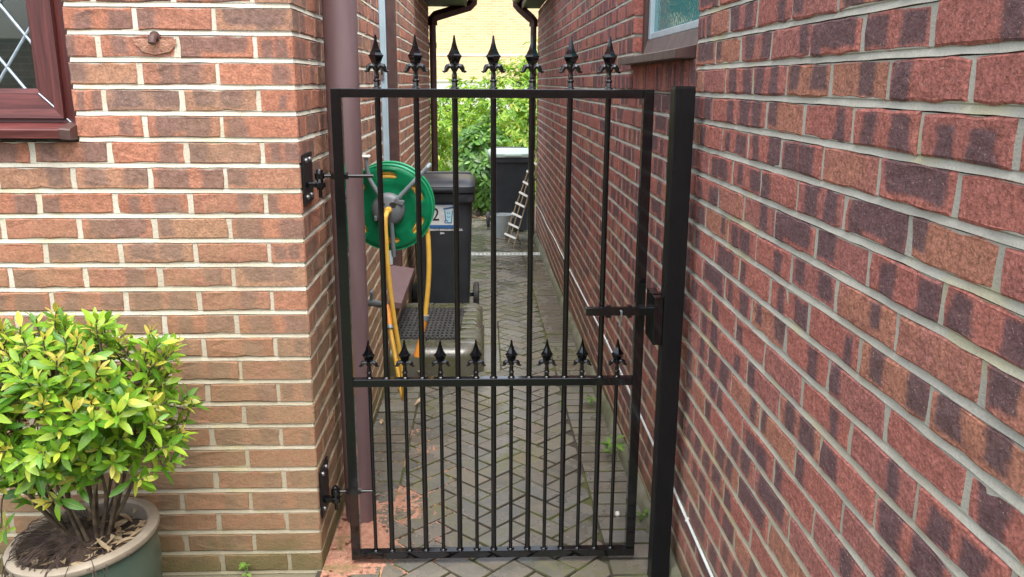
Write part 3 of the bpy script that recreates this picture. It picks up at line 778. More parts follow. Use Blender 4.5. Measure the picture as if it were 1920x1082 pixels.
# doorway in the side wall
door = bpy.data.objects.new("doorway", None); COL.objects.link(door); door.parent = house; door.matrix_local = hinv
mb = MB(); mb.box(XL-0.062, XL-0.008, 5.50, 5.575, 0.38, 2.32, 0.004); mb.build("outer_frame", M_BROWNPVC, door)
mb = MB(); mb.box(XL-0.062, XL-0.012, 4.615, 4.66, 0.38, 2.32, 0.004); mb.build("outer_frame", M_BROWNPVC, door)
mb = MB(); mb.box(XL-0.155, XL-0.064, 5.47, 5.56, 0.40, 2.32, 0.003); mb.box(XL-0.10, XL-0.094, 5.462, 5.47, 0.40, 2.32); mb.build("jamb", M_WHITEPVC, door)
mb = MB(); mb.box(XL-0.108, XL-0.078, 5.458, 5.4615, 1.60, 1.70, 0.001); mb.build("strike_plate", M_ZINC, door)
mb = MB(); mb.box(XL-0.099, XL-0.087, 5.4555, 5.4575, 1.63, 1.672); mb.build("strike_hole", M_DARKHOLE, door)
mb = MB(); mb.add([(XL-0.1, 4.6, 0.40), (XL-0.1, 5.52, 0.40), (XL+0.075, 5.52, 0.365), (XL+0.075, 4.6, 0.365), (XL-0.1, 4.6, 0.345), (XL-0.1, 5.52, 0.345), (XL+0.075, 5.52, 0.335), (XL+0.075, 4.6, 0.335)],
                  [(0, 3, 2, 1), (4, 5, 6, 7), (0, 1, 5, 4), (1, 2, 6, 5), (2, 3, 7, 6), (3, 0, 4, 7)]); mb.build("threshold", M_PIPE, door)
mb = MB(); mb.box(XL-1.6, XL-0.155, 4.2, 5.75, 0.36, 2.34)
bm = None
rm2 = mb.build("hallway", M_ROOM, door)
# hole through the hallway box on the alley side: keep five faces only
rm2.data.materials[0] = M_ROOM
bmm = bmesh.new(); bmm.from_mesh(rm2.data)
ff = [f for f in bmm.faces if f.normal.x > 0.9 or f.normal.x < -0.9 and f.calc_center_median().x > XL-0.2]
bmesh.ops.delete(bmm, geom=[f for f in bmm.faces if f.calc_center_median().x > XL-0.2], context='FACES'); bmm.to_mesh(rm2.data); bmm.free()
mb = MB(); mb.box(XL-0.9, XL-0.115, 5.50, 5.545, 0.41, 2.3, 0.004); mb.build("door_leaf", M_WHITEPVC, door)

# overflow outlet in a broken brick
vent = thing("overflow_outlet", "brown plastic overflow pipe end poking from a chipped brick", "pipe", (-0.928, YF, 1.70))
mb = MB(); mb.tube([(0, 0.03, 0.005), (0, -0.012, 0.008), (0, -0.026, 0.002), (0.0, -0.03, -0.012)], [0.0115, 0.0115, 0.0115, 0.011], 12); mb.build("spout", M_BROWNPVC, vent, 40)
mb = MB(); mb.lathe([(0.015, -0.002), (0.015, 0.004), (0.0105, 0.005)], 14, M=Matrix.Translation((0, -0.004, 0.0075)) @ Matrix.Rotation(math.pi/2, 4, 'X')); mb.build("collar", M_BROWNPVC, vent, 40)
mb = MB()
nn = 22; ring = []; 
for k_, (rx_, rz_) in enumerate(((0.060, 0.047), (0.042, 0.03), (0.0, 0.0))):
    for i in range(nn):
        a = math.pi + math.pi*i/(nn-1); j = 1+0.10*mnoise.noise(Vector((math.cos(a)*2.5, math.sin(a)*2.5, 4.0+k_)))
        ring.append((math.cos(a)*rx_*j, (-0.0022, -0.004, -0.0045)[k_]+random.uniform(-.0006, .0006), math.sin(a)*rz_*j*0.9+0.001))
mb.add(ring, [(k_*nn+i, k_*nn+i+1, (k_+1)*nn+i+1, (k_+1)*nn+i) for k_ in range(2) for i in range(nn-1)])
mb.build("broken_brick_scar", M_DUST, vent)

# ================================================================== RIGHT HOUSE
houseR = thing("brick_house", "red rustic brick house on the right with dark banded bricks and an obscured window", "house", (XR, 2.5, 0))
rinv = Matrix.Translation((-XR, -2.5, 0))
ZB_R = ZR0 - 26*COURSE; NR_R = 35
def T_R(u, d, z): return Vector((XR+d, u, z))
winR_open = [(2.535, 3.605, ZR0-2*COURSE, 2.4)]
YR0 = 0.35
mb = MB(); mortar_mesh(mb, YR0, YR_END-0.004, ZB_R, NR_R, winR_open, T_R, rb, 0.0075)
mb.box(XR+0.012, XR+0.3, YR_END-0.1, YR_END-0.008, -0.35, ZB_R+NR_R*COURSE)
mb.box(XR+0.012, XR+0.1, 2.5, 3.64, ZR0-2*COURSE-0.004, ZR0-2*COURSE+0.11)
wallR = mb.build("alley_wall", M_MR); wallR.parent = houseR; wallR.matrix_local = rinv
VR = make_variants({'full': 0.215, 'half': 0.1025}, 12, 0.065, 0.0028, M_BR, rb, "rustic_brick")
def jf_R(k):
    # photograph's row 0 (top mortar line ZR0) has joints at 2.326 - 0.225 n
    i = 25-k; s = 2.326 + (0.1125 if i % 2 else 0.0)
    a = s - 0.225*9
    return [a + 0.225*q for q in range(0, 45)]
its = []
for (k, s, e, z0, z1) in layout(YR0, YR_END, ZB_R, NR_R, jf_R, winR_open): its.append(brick_item(wallR, VR, s, e, z0, z1, T_R, ROT_R, rb, 0.0016))
# soldier course under the window
zb = ZR0-2*COURSE+0.004; y = 2.54
SV = []
for i in range(5):
    m_ = brick_variant(0.065, 0.1, 0.0012, rb); ob = m_.build("brick", M_BR); me = ob.data; bpy.data.objects.remove(ob); SV.append((m_, me))
while y < 3.56:
    m_, me = rb.choice(SV); M = Matrix.Translation((XR+0.0035+rb.uniform(-.001, .001), y+0.0325, zb+0.05)) @ ROT_R
    its.append(dict(wall=wallR, M=M, mesh=me, src=m_, a=area_px([T_R(y, 0, zb), T_R(y+.065, 0, zb), T_R(y+.065, 0, zb+.1), T_R(y, 0, zb+.1)]))); y += 0.0708
place_bricks(its, M_BR, rb, 300)
# mossy mortar fillet along the foot
mb = MB(); vs = []; nf = 90
for i in range(nf+1):
    y = 0.6 + (YR_END-0.6)*i/nf; j = random.uniform(-.006, .006); zg = gz(y)
    vs += [(XR-0.002, y, zg+0.062+j), (XR-0.018, y, zg+0.052+j), (XR-0.030-j*0.5, y, zg+0.006), (XR-0.034, y, zg-0.02)]
mb.add(vs, [(i*4+q, (i+1)*4+q, (i+1)*4+q+1, i*4+q+1) for i in range(nf) for q in range(3)])
o = mb.build("footing", M_CONC, houseR, 60); o.matrix_local = rinv
# window of the right house
wR = bpy.data.objects.new("window", None); COL.objects.link(wR); wR.parent = houseR; wR.matrix_local = rinv
fx = XR+0.035
mb = MB(); mb.box(fx, fx+0.07, 3.545, 3.60, 1.70, 2.38, 0.004); mb.build("stile", M_BROWNPVC, wR)
mb = MB(); mb.box(fx, fx+0.07, 2.54, 2.60, 1.70, 2.38, 0.004); mb.build("stile", M_BROWNPVC, wR)
mb = MB(); mb.add([(fx-0.004, 2.6, 1.70), (fx-0.004, 3.545, 1.70), (fx+0.012, 3.545, 1.755), (fx+0.012, 2.6, 1.755), (fx+0.07, 2.6, 1.70), (fx+0.07, 3.545, 1.70), (fx+0.07, 3.545, 1.755), (fx+0.07, 2.6, 1.755)],
                  [(0, 3, 2, 1), (4, 5, 6, 7), (0, 1, 5, 4), (1, 2, 6, 5), (2, 3, 7, 6), (3, 0, 4, 7)]); mb.build("bottom_rail", M_SILLR, wR)
mb = MB(); mb.box(fx+0.014, fx+0.05, 3.505, 3.544, 1.757, 2.38, 0.003); mb.box(fx+0.014, fx+0.05, 2.601, 2.64, 1.757, 2.38, 0.003); mb.box(fx+0.016, fx+0.05, 2.64, 3.505, 1.757, 1.782, 0.003); mb.build("casement", M_WHITEPVC, wR)
mb = MB(); mb.box(fx+0.03, fx+0.034, 2.63, 3.515, 1.775, 2.38); mb.build("pane", M_OBSC, wR)
mb = MB(); mb.box(fx+0.052, fx+0.06, 2.61, 3.54, 1.76, 2.38); mb.build("blind", M_ROOMT, wR)
mb = MB(); prof = [(XR-0.055, 1.660), (XR-0.055, 1.684), (XR+0.03, 1.702), (XR+0.1, 1.702), (XR+0.1, 1.66)]
m_ = len(prof); ya, yb = 2.57, 3.66
mb.add([(x, ya, z) for x, z in prof]+[(x, yb, z) for x, z in prof], [(j, (j+1) % m_, m_+(j+1) % m_, m_+j) for j in range(m_)]+[list(range(m_))[::-1], [m_+j for j in range(m_)]]); mb.build("sill", M_SILLR, wR)
mb = MB(); mb.add([(x-(0.001 if x < XR else 0), ya-0.004, z) for x, z in prof]+[(x-(0.001 if x < XR else 0), ya, z) for x, z in prof], [(j, (j+1) % m_, m_+(j+1) % m_, m_+j) for j in range(m_)]+[list(range(m_))[::-1], [m_+j for j in range(m_)]]); mb.build("sill_end_cap", M_BLACK or M_BROWNPVC, wR)
# eaves of the right house
roofR = bpy.data.objects.new("roof", None); COL.objects.link(roofR); roofR.parent = houseR; roofR.matrix_local = rinv
EYR0 = 7.4
SOR = 2.40
mb = MB(); mb.box(0.455, XR+0.02, EYR0, YR_END+0.02, SOR, SOR+0.02); mb.build("soffit", M_SOFFIT, roofR)
mb = MB(); mb.box(0.437, 0.457, EYR0-.002, YR_END+0.022, SOR-0.012, SOR+0.16); mb.build("fascia", M_BROWNPVC, roofR)
mb = MB(); gutter(mb, 0.335, 0.435, EYR0, YR_END+0.02, SOR+0.10); mb.build("gutter", M_BROWNPVC, roofR, 40)
mb = MB(); roof_tiles(mb, 0.38, 1, EYR0, YR_END+0.1, SOR+0.12); o = mb.build("tiles", M_TILE, roofR); o['kind'] = 'stuff'

# ================================================================== PIPES ON THE WALLS
soil = thing("soil_pipe", "thick mauve brown soil pipe standing against the left wall behind the gate", "pipe", (XL+0.078, 2.86, gz(2.86)))
mb = MB(); mb.lathe([(0.055, -0.02), (0.055, 2.55)], 36); mb.build("pipe", M_PIPE, soil, 40)
mb = MB(); mb.lathe([(0.058, 2.0), (0.0605, 2.005), (0.0605, 2.035), (0.058, 2.04)], 36); mb.box(-0.082, -0.05, -0.02, 0.02, 2.005, 2.035); mb.build("bracket", M_PIPE, soil, 40)
def downpipe(x, xg, y, zg, ztop, zbot, label):
    t = thing("downpipe", label, "downpipe", (x, y, zbot))
    mb = MB(); mb.tube([(0, 0, 0.02), (0, 0, ztop-zbot)], 0.034, 16); mb.build("pipe", M_BROWNPVC, t, 40)
    mb = MB(); mb.tube([(0, 0, ztop-zbot-0.06), (0, 0, ztop-zbot+0.0), (math.copysign(0.03, xg-x), 0, ztop-zbot+0.03), (xg-x-math.copysign(0.03, xg-x), 0, zg-zbot-0.03), (xg-x, 0, zg-zbot), (xg-x, 0, zg-zbot+0.06)], 0.050, 4); mb.build("swan_neck", M_BROWNPVC, t, 40)
    mb = MB()
    for z in (0.45, 1.5, 2.1): mb.tube([(0, 0, z), (0, 0, z+0.05)], 0.039, 16)
    mb.build("bracket", M_BROWNPVC, t, 40)
    return t
downpipe(XL+0.04, -0.10, YL_END-0.05, 2.36, 2.20, gz(8.8), "dark brown downpipe at the far end of the left wall")
downpipe(XR-0.052, 0.39, YR_END-0.05, 2.43, 2.26, gz(9.8), "dark brown downpipe at the far end of the right wall beside the pale trellis")

# ================================================================== GATE
YG = 2.548
gate = thing("garden_gate", "black wrought iron gate with spear finials closing the alley", "gate", (0.032, YG, 0.018))
gx0, gx1_, gz1 = -0.480, 0.479, 1.549   # relative to the gate's origin
rot_g = 0.0
mb = MB(); mb.box(gx0, gx0+0.031, -0.015, 0.015, 0, gz1, 0.002); mb.build("stile", M_GATE, gate)
mb = MB(); mb.box(gx1_-0.031, gx1_, -0.015, 0.015, 0, gz1, 0.002); mb.build("stile", M_GATE, gate)
mb = MB(); mb.box(gx0+0.0312, gx1_-0.0312, -0.0147, 0.0147, gz1-0.0265, gz1-0.0003, 0.002); mb.build("top_rail", M_GATE, gate)
mb = MB(); mb.box(gx0+0.0312, gx1_-0.0312, -0.0147, 0.0147, 0.0003, 0.0265, 0.002); mb.build("bottom_rail", M_GATE, gate)
MZ = 0.630
mb = MB(); mb.box(gx0+0.0312, gx1_-0.0312, -0.0137, 0.0137, MZ-0.013, MZ+0.013, 0.002); mb.build("middle_rail", M_GATE, gate)
def weld(mb, x, z, up=1):
    mb.lathe([(0.013, z-0.002*up), (0.0125, z+0.002*up), (0.0095, z+0.005*up)] if up > 0 else [(0.0095, z-0.005), (0.0125, z-0.002), (0.013, z+0.002)], 10, M=Matrix.Translation((x, 0, 0)))
bar_me = None
for i in range(7):
    x = -0.312-0.032+0.1146*i
    if bar_me is None:
        mb = MB(); mb.lathe([(0.0088, 0.0268), (0.0088, MZ-0.0132)], 14); mb.lathe([(0.0088, MZ+0.0132), (0.0088, gz1-0.0268)], 14); weld(mb, 0, 0.0265); weld(mb, 0, MZ+0.013)
        o = mb.build("bar", M_GATE, gate, 40); bar_me = o.data
    else: o = link("bar", bar_me, gate)
    o.location = (x, 0, 0)
sb = None; sxs = []
for i in range(8):
    x = -0.367-0.032+0.1140*i; sxs.append(x)
    if sb is None:
        mb = MB(); mb.lathe([(0.0062, 0.0268), (0.0062, MZ-0.0132)], 12); weld(mb, 0, 0.0265)
        o = mb.build("bar", M_GATE, gate, 40); sb = o.data
    else: o = link("bar", sb, gate)
    o.location = (x, 0, 0)
def finial_mesh():
    mb = MB(); s = 0.00019
    pr = [(10, 800), (13, 770), (24, 690), (45, 600), (70, 535), (84, 510), (95, 500), (96, 484), (90, 478), (60, 390), (42, 345)]
    mb.lathe([(r*s*1.2, z*s) for r, z in pr][::-1], 4, ph=math.pi/2)
    nk = [(46, 0), (44, 60), (40, 95), (52, 108), (56, 122), (52, 136), (38, 146), (40, 200), (32, 250), (44, 330), (46, 360), (38, 390)]
    mb.lathe([(r*s, z*s) for r, z in nk], 10)
    mb.lathe([(0.0125, -0.001), (0.012, 0.003), (0.009, 0.006)], 10)
    for sx in (1, -1):
        pts = [(14, 270), (30, 325), (62, 345), (94, 335), (110, 300), (122, 270), (146, 256), (170, 268)]
        rr_ = [26, 34, 40, 42, 38, 30, 19, 7]
        mb.tube([(sx*p*s*1.12, -0.0005, z*s) for p, z in pts], [q*s for q in rr_], 8)
        mb.tube([(sx*18*s, -0.0035, 250*s), (sx*34*s, -0.0045, 312*s), (sx*64*s, -0.005, 338*s), (sx*88*s, -0.0035, 322*s)], [8*s, 11*s, 12*s, 5*s], 6)
    mb.tube([(0, -0.006, 170*s), (0, -0.0085, 260*s), (0, -0.0095, 320*s)], [5*s, 14*s, 8*s], 6)
    return mb
fo = finial_mesh().build("finial", M_GATE, gate, 30); fm = fo.data
fo.location = (-0.344, 0, gz1)
for i in range(1, 7): link("finial", fm, gate, (-0.344+0.1146*i, 0, gz1)).rotation_euler = (0, 0, random.uniform(-.05, .05))
for x in sxs:
    o = link("finial", fm, gate, (x, 0, MZ+0.0131)); o.scale = (0.92, 0.92, 0.835); o.rotation_euler = (0, 0, random.uniform(-.05, .05))
# hinge eye bolts through the left stile
for (zw, ln) in ((1.309, 0.085), (0.264, 0.052)):
    zb_ = zw-0.018; xs_ = gx0+0.0
    mb = MB(); mb.tube([(xs_-0.038, 0.0, zb_), (xs_+0.031+ln, 0.0, zb_)], 0.0056, 12); 
    mb.lathe([(0.0155, -0.008), (0.0155, 0.008)], 16, M=Matrix.Translation((xs_-0.045, 0.0, zb_)))
    hb = mb.build("hinge_bolt", M_GATE, gate, 40)
    for xx in (xs_-0.0105, xs_+0.0312):
        mn = MB(); mn.lathe([(0.0105, 0), (0.0105, 0.010)], 6, M=Matrix.Translation((xx, 0, zb_)) @ Matrix.Rotation(math.pi/2, 4, 'Y')); mn.build("nut", M_GATE, hb)
# slide bolt
mb = MB(); mb.box(0.321-0.032, 0.545-0.032, -0.034, -0.016, 0.857, 0.883, 0.0015); lb = mb.build("latch_bolt", M_GATE, gate)
mb = MB(); mb.box(0.385-0.032, 0.400-0.032, -0.0352, -0.015, 0.850, 0.889, 0.001); mb.build("keeper", M_GATE, lb)
mb = MB(); mb.box(0.452-0.032, 0.466-0.032, -0.0352, -0.015, 0.850, 0.889, 0.001); mb.build("keeper", M_GATE, lb)
mb = MB(); mb.tube([(0.398, -0.036, 0.874), (0.400, -0.043, 0.872), (0.400, -0.045, 0.855), (0.399, -0.042, 0.838), (0.397, -0.037, 0.834)], [0.003, 0.0035, 0.0035, 0.0035, 0.003], 8)
mb.lathe([(0.0055, 0), (0.0055, 0.012)], 10, M=Matrix.Translation((0.3975, -0.0385, 0.824))); mb.build("hasp_pin", M_ZINC, lb, 40)
# wall brackets carrying the hinge pins
def bracket(zw, y0, y1, z0, z1, label):
    t = bpy.data.objects.new("hinge_bracket", None); COL.objects.link(t); t.parent = house; t.location = (0, YG-YF, zw); t["label"] = label
    mb = MB(); mb.box(0.003, 0.009, y0-YG, y1-YG, z0-zw, z1-zw, 0.0015)
    mb.build("plate", M_POST, t)
    mb = MB()
    for (yy, zz) in ((y0+0.03, z1-0.02), (y0+0.085, z1-0.02), (y0+0.03, z0+0.02), (y0+0.085, z0+0.02)):
        mb.lathe([(0.0075, 0), (0.0075, 0.004), (0.004, 0.007)], 10, M=Matrix.Translation((0.009, yy-YG, zz-zw)) @ Matrix.Rotation(math.pi/2, 4, 'Y'))
    mb.build("screw_head", M_ZINC, t, 40)
    mb = MB(); px = gx0-0.045+0.032-XL
    mb.lathe([(0.0105, -0.035), (0.0105, 0.022), (0.008, 0.026)], 14, M=Matrix.Translation((px, 0, -0.006)))
    mb.box(0.006, px, -0.012, 0.012, -0.034, -0.018, 0.002); mb.lathe([(0.017, -0.034), (0.017, -0.02)], 14, M=Matrix.Translation((px, 0, 0)))
    mb.build("pin", M_GATE, t, 40)
    mb = MB(); mb.lathe([(0.006, -0.065), (0.006, -0.035)], 10, M=Matrix.Translation((px, 0, 0))); mb.build("pin_tail", M_GATE, t, 40)
    return t
bracket(1.309, 2.515, 2.640, 1.225, 1.375, "upper black steel hinge bracket bolted to the brick corner")
bracket(0.264, 2.515, 2.640, 0.185, 0.350, "lower black steel hinge bracket bolted to the bricks near the ground")
# gate post and bolt keep
post = thing("gate_post", "tall black square steel post against the right wall", "post", (0.571, 2.425, 0.0))
mb = MB(); mb.box(-0.030, 0.029, -0.03, 0.03, -0.05, 1.575, 0.003); mb.build("shaft", M_POST, post)
mb = MB(); mb.box(-0.029, 0.028, -0.029, 0.029, 1.5752, 1.5775, 0.001); mb.build("cap", M_POST, post)
mb = MB(); mb.box(-0.058, -0.0302, -0.020, 0.105, 0.812, 0.962, 0.002); mb.box(-0.0655, -0.0295, 0.02, 0.045, 0.962, 0.9645); mb.build("bolt_keep", M_GATE, post)

# ================================================================== STEP, MAT, DRAIN
step = thing("door_step", "mossy block step below the side doorway with rounded wet edge", "step", (-0.28, 5.1, gz(5.1)))
so = Vector((-0.28, 5.1, gz(5.1))); STZ = 0.105
mb = MB(); mb.box(XL-so.x, -0.10-so.x, 4.65-so.y, 5.58-so.y, -0.06, STZ-so.z-0.012); mb.build("core", M_JOINT, step)
def bull(mb, p0, p1, n, M=None): pass
def bullnose(y0, y1, along):
    """kerb block with a rounded top outer edge; section in (t outwards, z)"""
    w, zt, zb_, r = 0.135, STZ-so.z, -0.06, 0.055
    prof = [(0, zb_), (0, zt)] + [(w-r+r*math.sin(a), zt-r+r*math.cos(a)) for a in [math.pi/2*i/6 for i in range(7)]] + [(w, zb_)]
    mb = MB(); m_ = len(prof); c = 0.003
    if along == 'y': f = lambda t, s, z: (-0.141-so.x+t, s-so.y, z)
    else: f = lambda t, s, z: (s-so.x, 4.685-so.y-t, z)
    rows = [(y0+0.0015, 0.004), (y0+0.005, 0.0), (y1-0.005, 0.0), (y1-0.0015, 0.004)]
    vs = []
    for s, ins in rows:
        for (t, z) in prof: vs.append(f(t-(ins if t > 0.05 else 0), s, z-(ins if z > 0 else 0)))
    fs = [(i*m_+j, i*m_+j+1, (i+1)*m_+j+1, (i+1)*m_+j) for i in range(3) for j in range(m_-1)] + [list(range(m_)), [3*m_+j for j in range(m_)][::-1]]
    if along == 'y': fs = [tuple(reversed(q)) for q in fs]
    mb.add(vs, fs); return mb
y = 4.69
while y < 5.56:
    bullnose(y, y+0.1, 'y').build("kerb_block", M_STEP, step, 50); y += 0.1
x = -0.54
for w in (0.2, 0.2): 
    bullnose(x, x+0.199, 'x').build("kerb_block", M_STEP, step, 50); x += 0.2
# rounded corner block
mb = MB(); rr_ = 0.055; vs = []; na = 8
zt = STZ-so.z
for i in range(na+1):
    a = -math.pi/2+math.pi/2*i/na
    for j in range(7):
        b = math.pi/2*j/6; rad = 0.08+rr_*math.sin(b); vs.append((-0.141-so.x+math.cos(a)*rad, 4.685-so.y+math.sin(a)*rad, zt-rr_+rr_*math.cos(b)))
    vs.append((-0.141-so.x+math.cos(a)*0.135, 4.685-so.y+math.sin(a)*0.135, -0.06))
fs = [(i*8+j, (i+1)*8+j, (i+1)*8+j+1, i*8+j+1) for i in range(na) for j in range(7)]
vs.append((-0.141-so.x, 4.685-so.y, zt)); fs += [(len(vs)-1, (i+1)*8, i*8) for i in range(na)]
mb.add(vs, [tuple(reversed(q)) for q in fs]); mb.build("kerb_block", M_STEP, step, 50)
y = 4.688
while y < 5.55:
    x = -0.538
    for w in (0.197, 0.197):
        b = block_mesh([(-w/2+.002, -0.048), (w/2-.002, -0.048), (w/2-.002, 0.048), (-w/2+.002, 0.048)]); o = b.build("paving_block", [M_STEP, M_JOINT], step); o.location = (x+w/2-so.x, y+0.05-so.y, STZ-so.z+random.gauss(0, .001)); x += 0.198
    y += 0.1
# rubber mat: a lattice with real holes
mat_t = thing("door_mat", "black rubber ring mat with square holes lying on the step", "mat", (-0.345, 5.08, STZ+0.001)); 
mb = MB(); W, D_, nx, ny = 0.40, 0.66, 15, 12
for i in range(nx+1):
    x = -W/2+W*i/nx; wv = 0.0055; mb.box(x-wv, x+wv, -D_/2, D_/2, 0, 0.014, 0)
o = mb.build('lattice_rib', M_RUBBER, mat_t); o['kind'] = 'stuff'
mb = MB()
for j in range(ny+1):
    y = -D_/2+D_*j/ny; wv = 0.011
    for i in range(nx):
        x = -W/2+W*i/nx; mb.box(x+0.0056, x+W/nx-0.0056, y-wv, y+wv, 0.001, 0.0125, 0)
o = mb.build('lattice_bridge', M_RUBBER, mat_t); o['kind'] = 'stuff'
mat_t.rotation_euler = (0, 0, R_(-2))
# drain channel
drain = thing("drain_channel", "pale slotted drain channel set across the alley paving", "drain", (0.04, 8.62, gz(8.62)))
mb = MB(); mb.box(-0.58, 0.57, -0.05, 0.05, -0.03, 0.0005); mb.build("channel", M_DARKHOLE, drain)
mb = MB()
x = -0.58
mb.box(-0.58, 0.57, -0.062, -0.028, -0.02, 0.008, 0.002); mb.box(-0.58, 0.57, 0.028, 0.062, -0.02, 0.008, 0.002)
while x < 0.56: mb.box(x, x+0.02, -0.0275, 0.0275, -0.02, 0.0075); x += 0.042
mb.build("grating", M_DRAIN, drain)

# ================================================================== HOSE REEL
HRX, HRY, HRZ = -0.368, 3.25, 1.106
reel = thing("hose_reel", "green plastic hose reel with grey hub hung on the left wall", "hose reel", (HRX, HRY, HRZ)); reel.rotation_euler = (R_(6), 0, R_(-3))
def flange(name, yoff, back=False):
    bm = bmesh.new(); NS = 156; rs = [0.055, 0.075, 0.095, 0.105, 0.112, 0.1165, 0.119, 0.1215, 0.124, 0.1265, 0.129, 0.1315, 0.134, 0.1365, 0.139, 0.1415, 0.144, 0.1465, 0.155, 0.163, 0.17]
    grid = []
    for r in rs:
        row = []
        for j in range(NS):
            a = 2*math.pi*j/NS; dy = 0.0
            if 0.07 < r < 0.1: dy = 0.004
            if r > 0.16: dy = 0.004
            if r >= 0.17: dy = 0.010
            k = (a-math.pi/2) % (math.pi/3); k = min(k, math.pi/3-k)
            if 0.1 < r < 0.155 and k < 0.33: dy += 0.009*math.cos(k/0.33*math.pi/2)*math.cos((r-0.1275)/0.0275*math.pi/2*0.95)     # dished slots
            row.append(bm.verts.new((r*math.cos(a), dy+yoff, r*math.sin(a))))
        grid.append(row)
    for i in range(len(rs)-1):
        for j in range(NS):
            a = 2*math.pi*(j+0.5)/NS; k = (a-math.pi/2) % (math.pi/3); k = min(k, math.pi/3-k); rm_ = (rs[i]+rs[i+1])/2
            if abs((rm_-0.1320)/0.0125)**3+abs(k*0.132/0.036)**3 < 1: continue
            bm.faces.new((grid[i][j], grid[i][(j+1) % NS], grid[i+1][(j+1) % NS], grid[i+1][j]))
    bmesh.ops.solidify(bm, geom=list(bm.faces), thickness=0.004)
    # rim wall
    mb = MB(); mb.bm(bm)
    mb.lathe([(0.1685, -yoff-0.026), (0.1725, -yoff-0.026), (0.1725, -yoff-0.006), (0.1685, -yoff-0.006), (0.1685, -yoff-0.026)], 72, M=Matrix.Rotation(math.pi/2, 4, 'X'), close=False)
    return mb.build(name, M_GREEN, reel, 40)
flange("front_flange", 0.0)
flange("back_flange", 0.055)
mb = MB()
for j, (r, k0) in enumerate(((0.105, 0), (0.1235, 1), (0.141, 0))):
    for k in range(2):
        yy = 0.017+0.020*k
        if yy > 0.145: continue
        mb.tube([((r+random.uniform(-.002, .002))*math.cos(2*math.pi*i/40), yy, r*math.sin(2*math.pi*i/40)) for i in range(41)], 0.0095, 8, caps=False)
mb.build("coiled_hose", M_HOSE, reel, 60)
mb = MB(); mb.lathe([(0.06, -0.055), (0.06, -0.008)], 32, M=Matrix.Rotation(math.pi/2, 4, 'X')); mb.build("drum", M_GREEN, reel, 40)
Mh = Matrix.Rotation(math.pi/2, 4, 'X')
mb = MB(); mb.lathe([(0.064, -0.004), (0.064, 0.012), (0.060, 0.022), (0.048, 0.029), (0.02, 0.034), (0.0, 0.035)], 40, M=Mh, close=False)
hub = mb.build("hub", M_GREYP, reel, 40)
mb = MB()
for sx in (-1, 1):
    mb.lathe([(0.0135, 0.0), (0.0135, 0.003)], 16, M=Matrix.Translation((sx*0.021, -0.0305, 0.022)) @ Mh @ Matrix.Diagonal((1, 0.85, 1, 1)))
mb.build("hub_recess", M_DARKHOLE, hub)
mb = MB()
mb.box(-0.052, -0.042, -0.042, -0.01, -0.04, -0.022, 0.003); mb.box(0.012, 0.050, -0.034, -0.012, 0.038, 0.058, 0.004, M=Matrix.Rotation(R_(20), 4, 'Y')); mb.build("hub_clip", M_GREYP, hub)
mb = MB()
def tubepts(*p): return [Vector(q) for q in p]
mb.tube([(0.040, -0.026, 0.045), (0.160, -0.02, 0.168), (0.166, 0.0, 0.174)], [0.0085]*3, 12); mb.build("frame_tube", M_TUBE, reel, 40)
mb = MB(); mb.tube([(-0.022, -0.026, 0.045), (-0.064, -0.022, 0.12), (-0.072, -0.02, 0.158), (-0.073, -0.02, 0.205)], [0.0085]*4, 12); mb.build("frame_tube", M_TUBE, reel, 40)
mb = MB(); mb.box(-0.088, -0.058, -0.034, -0.004, 0.205, 0.212, 0.003); mb.build("tube_cap", M_SLAT, reel)
mb = MB(); mb.tube([(0.012, -0.022, -0.05), (0.014, -0.018, -0.19)], 0.009, 10); mb.build('frame_tube', M_TUBE, reel, 40)
mb = MB(); mb.tube([(0.0, 0.055, 0.0), (-0.02, 0.12, -0.01), (-0.08, 0.19, -0.02), (-0.166, 0.19, -0.02)], 0.012, 10); mb.build("wall_arm", M_TUBE, reel, 40)
mb = MB(); mb.box(-0.173, -0.164, 0.12, 0.26, -0.12, 0.08, 0.002); mb.build('wall_bracket', M_TUBE, reel, 40)
# hub connector and feeder hose, world coordinates relative to the reel
def W(x, y, z): return (x-HRX, y-HRY, z-HRZ)
hose = thing("garden_hose", "yellow hose hanging from the reel hub and looping back to the tap", "hose", (-0.36, 3.1, 1.0))
def Wh(p): return (p[0]+0.36, p[1]-3.1, p[2]-1.0)
def spline(pts, n=8):
    P = [Vector(p) for p in pts]; out = []
    for i in range(len(P)-1):
        p0, p1, p2, p3 = P[max(i-1, 0)], P[i], P[i+1], P[min(i+2, len(P)-1)]
        for k in range(n):
            t = k/n; out.append(0.5*((2*p1)+(-p0+p2)*t+(2*p0-5*p1+4*p2-p3)*t*t+(-p0+3*p1-3*p2+p3)*t**3))
    return out+[P[-1]]
mb = MB(); mb.tube(spline([Wh(p) for p in [(-0.362, 3.205, 1.106), (-0.366, 3.150, 1.100), (-0.370, 3.135, 1.055), (-0.363, 3.135, 0.861), (-0.348, 3.14, 0.692), (-0.333, 3.15, 0.56), (-0.322, 3.17, 0.40), (-0.330, 3.22, 0.33), (-0.350, 3.27, 0.40), (-0.372, 3.32, 0.50), (-0.395, 3.38, 0.60)]]), 0.0095, 10); mb.build("tube", M_HOSE, hose, 60)
mb = MB(); mb.lathe([(0.014, 0), (0.015, 0.018), (0.0125, 0.028), (0.0105, 0.045)], 16, M=Matrix.Translation(Wh((-0.365, 3.208, 1.106))) @ Matrix.Rotation(math.pi/2, 4, 'X') @ Matrix.Rotation(0, 4, 'X')); mb.build("connector", M_HOSE, hose, 40)
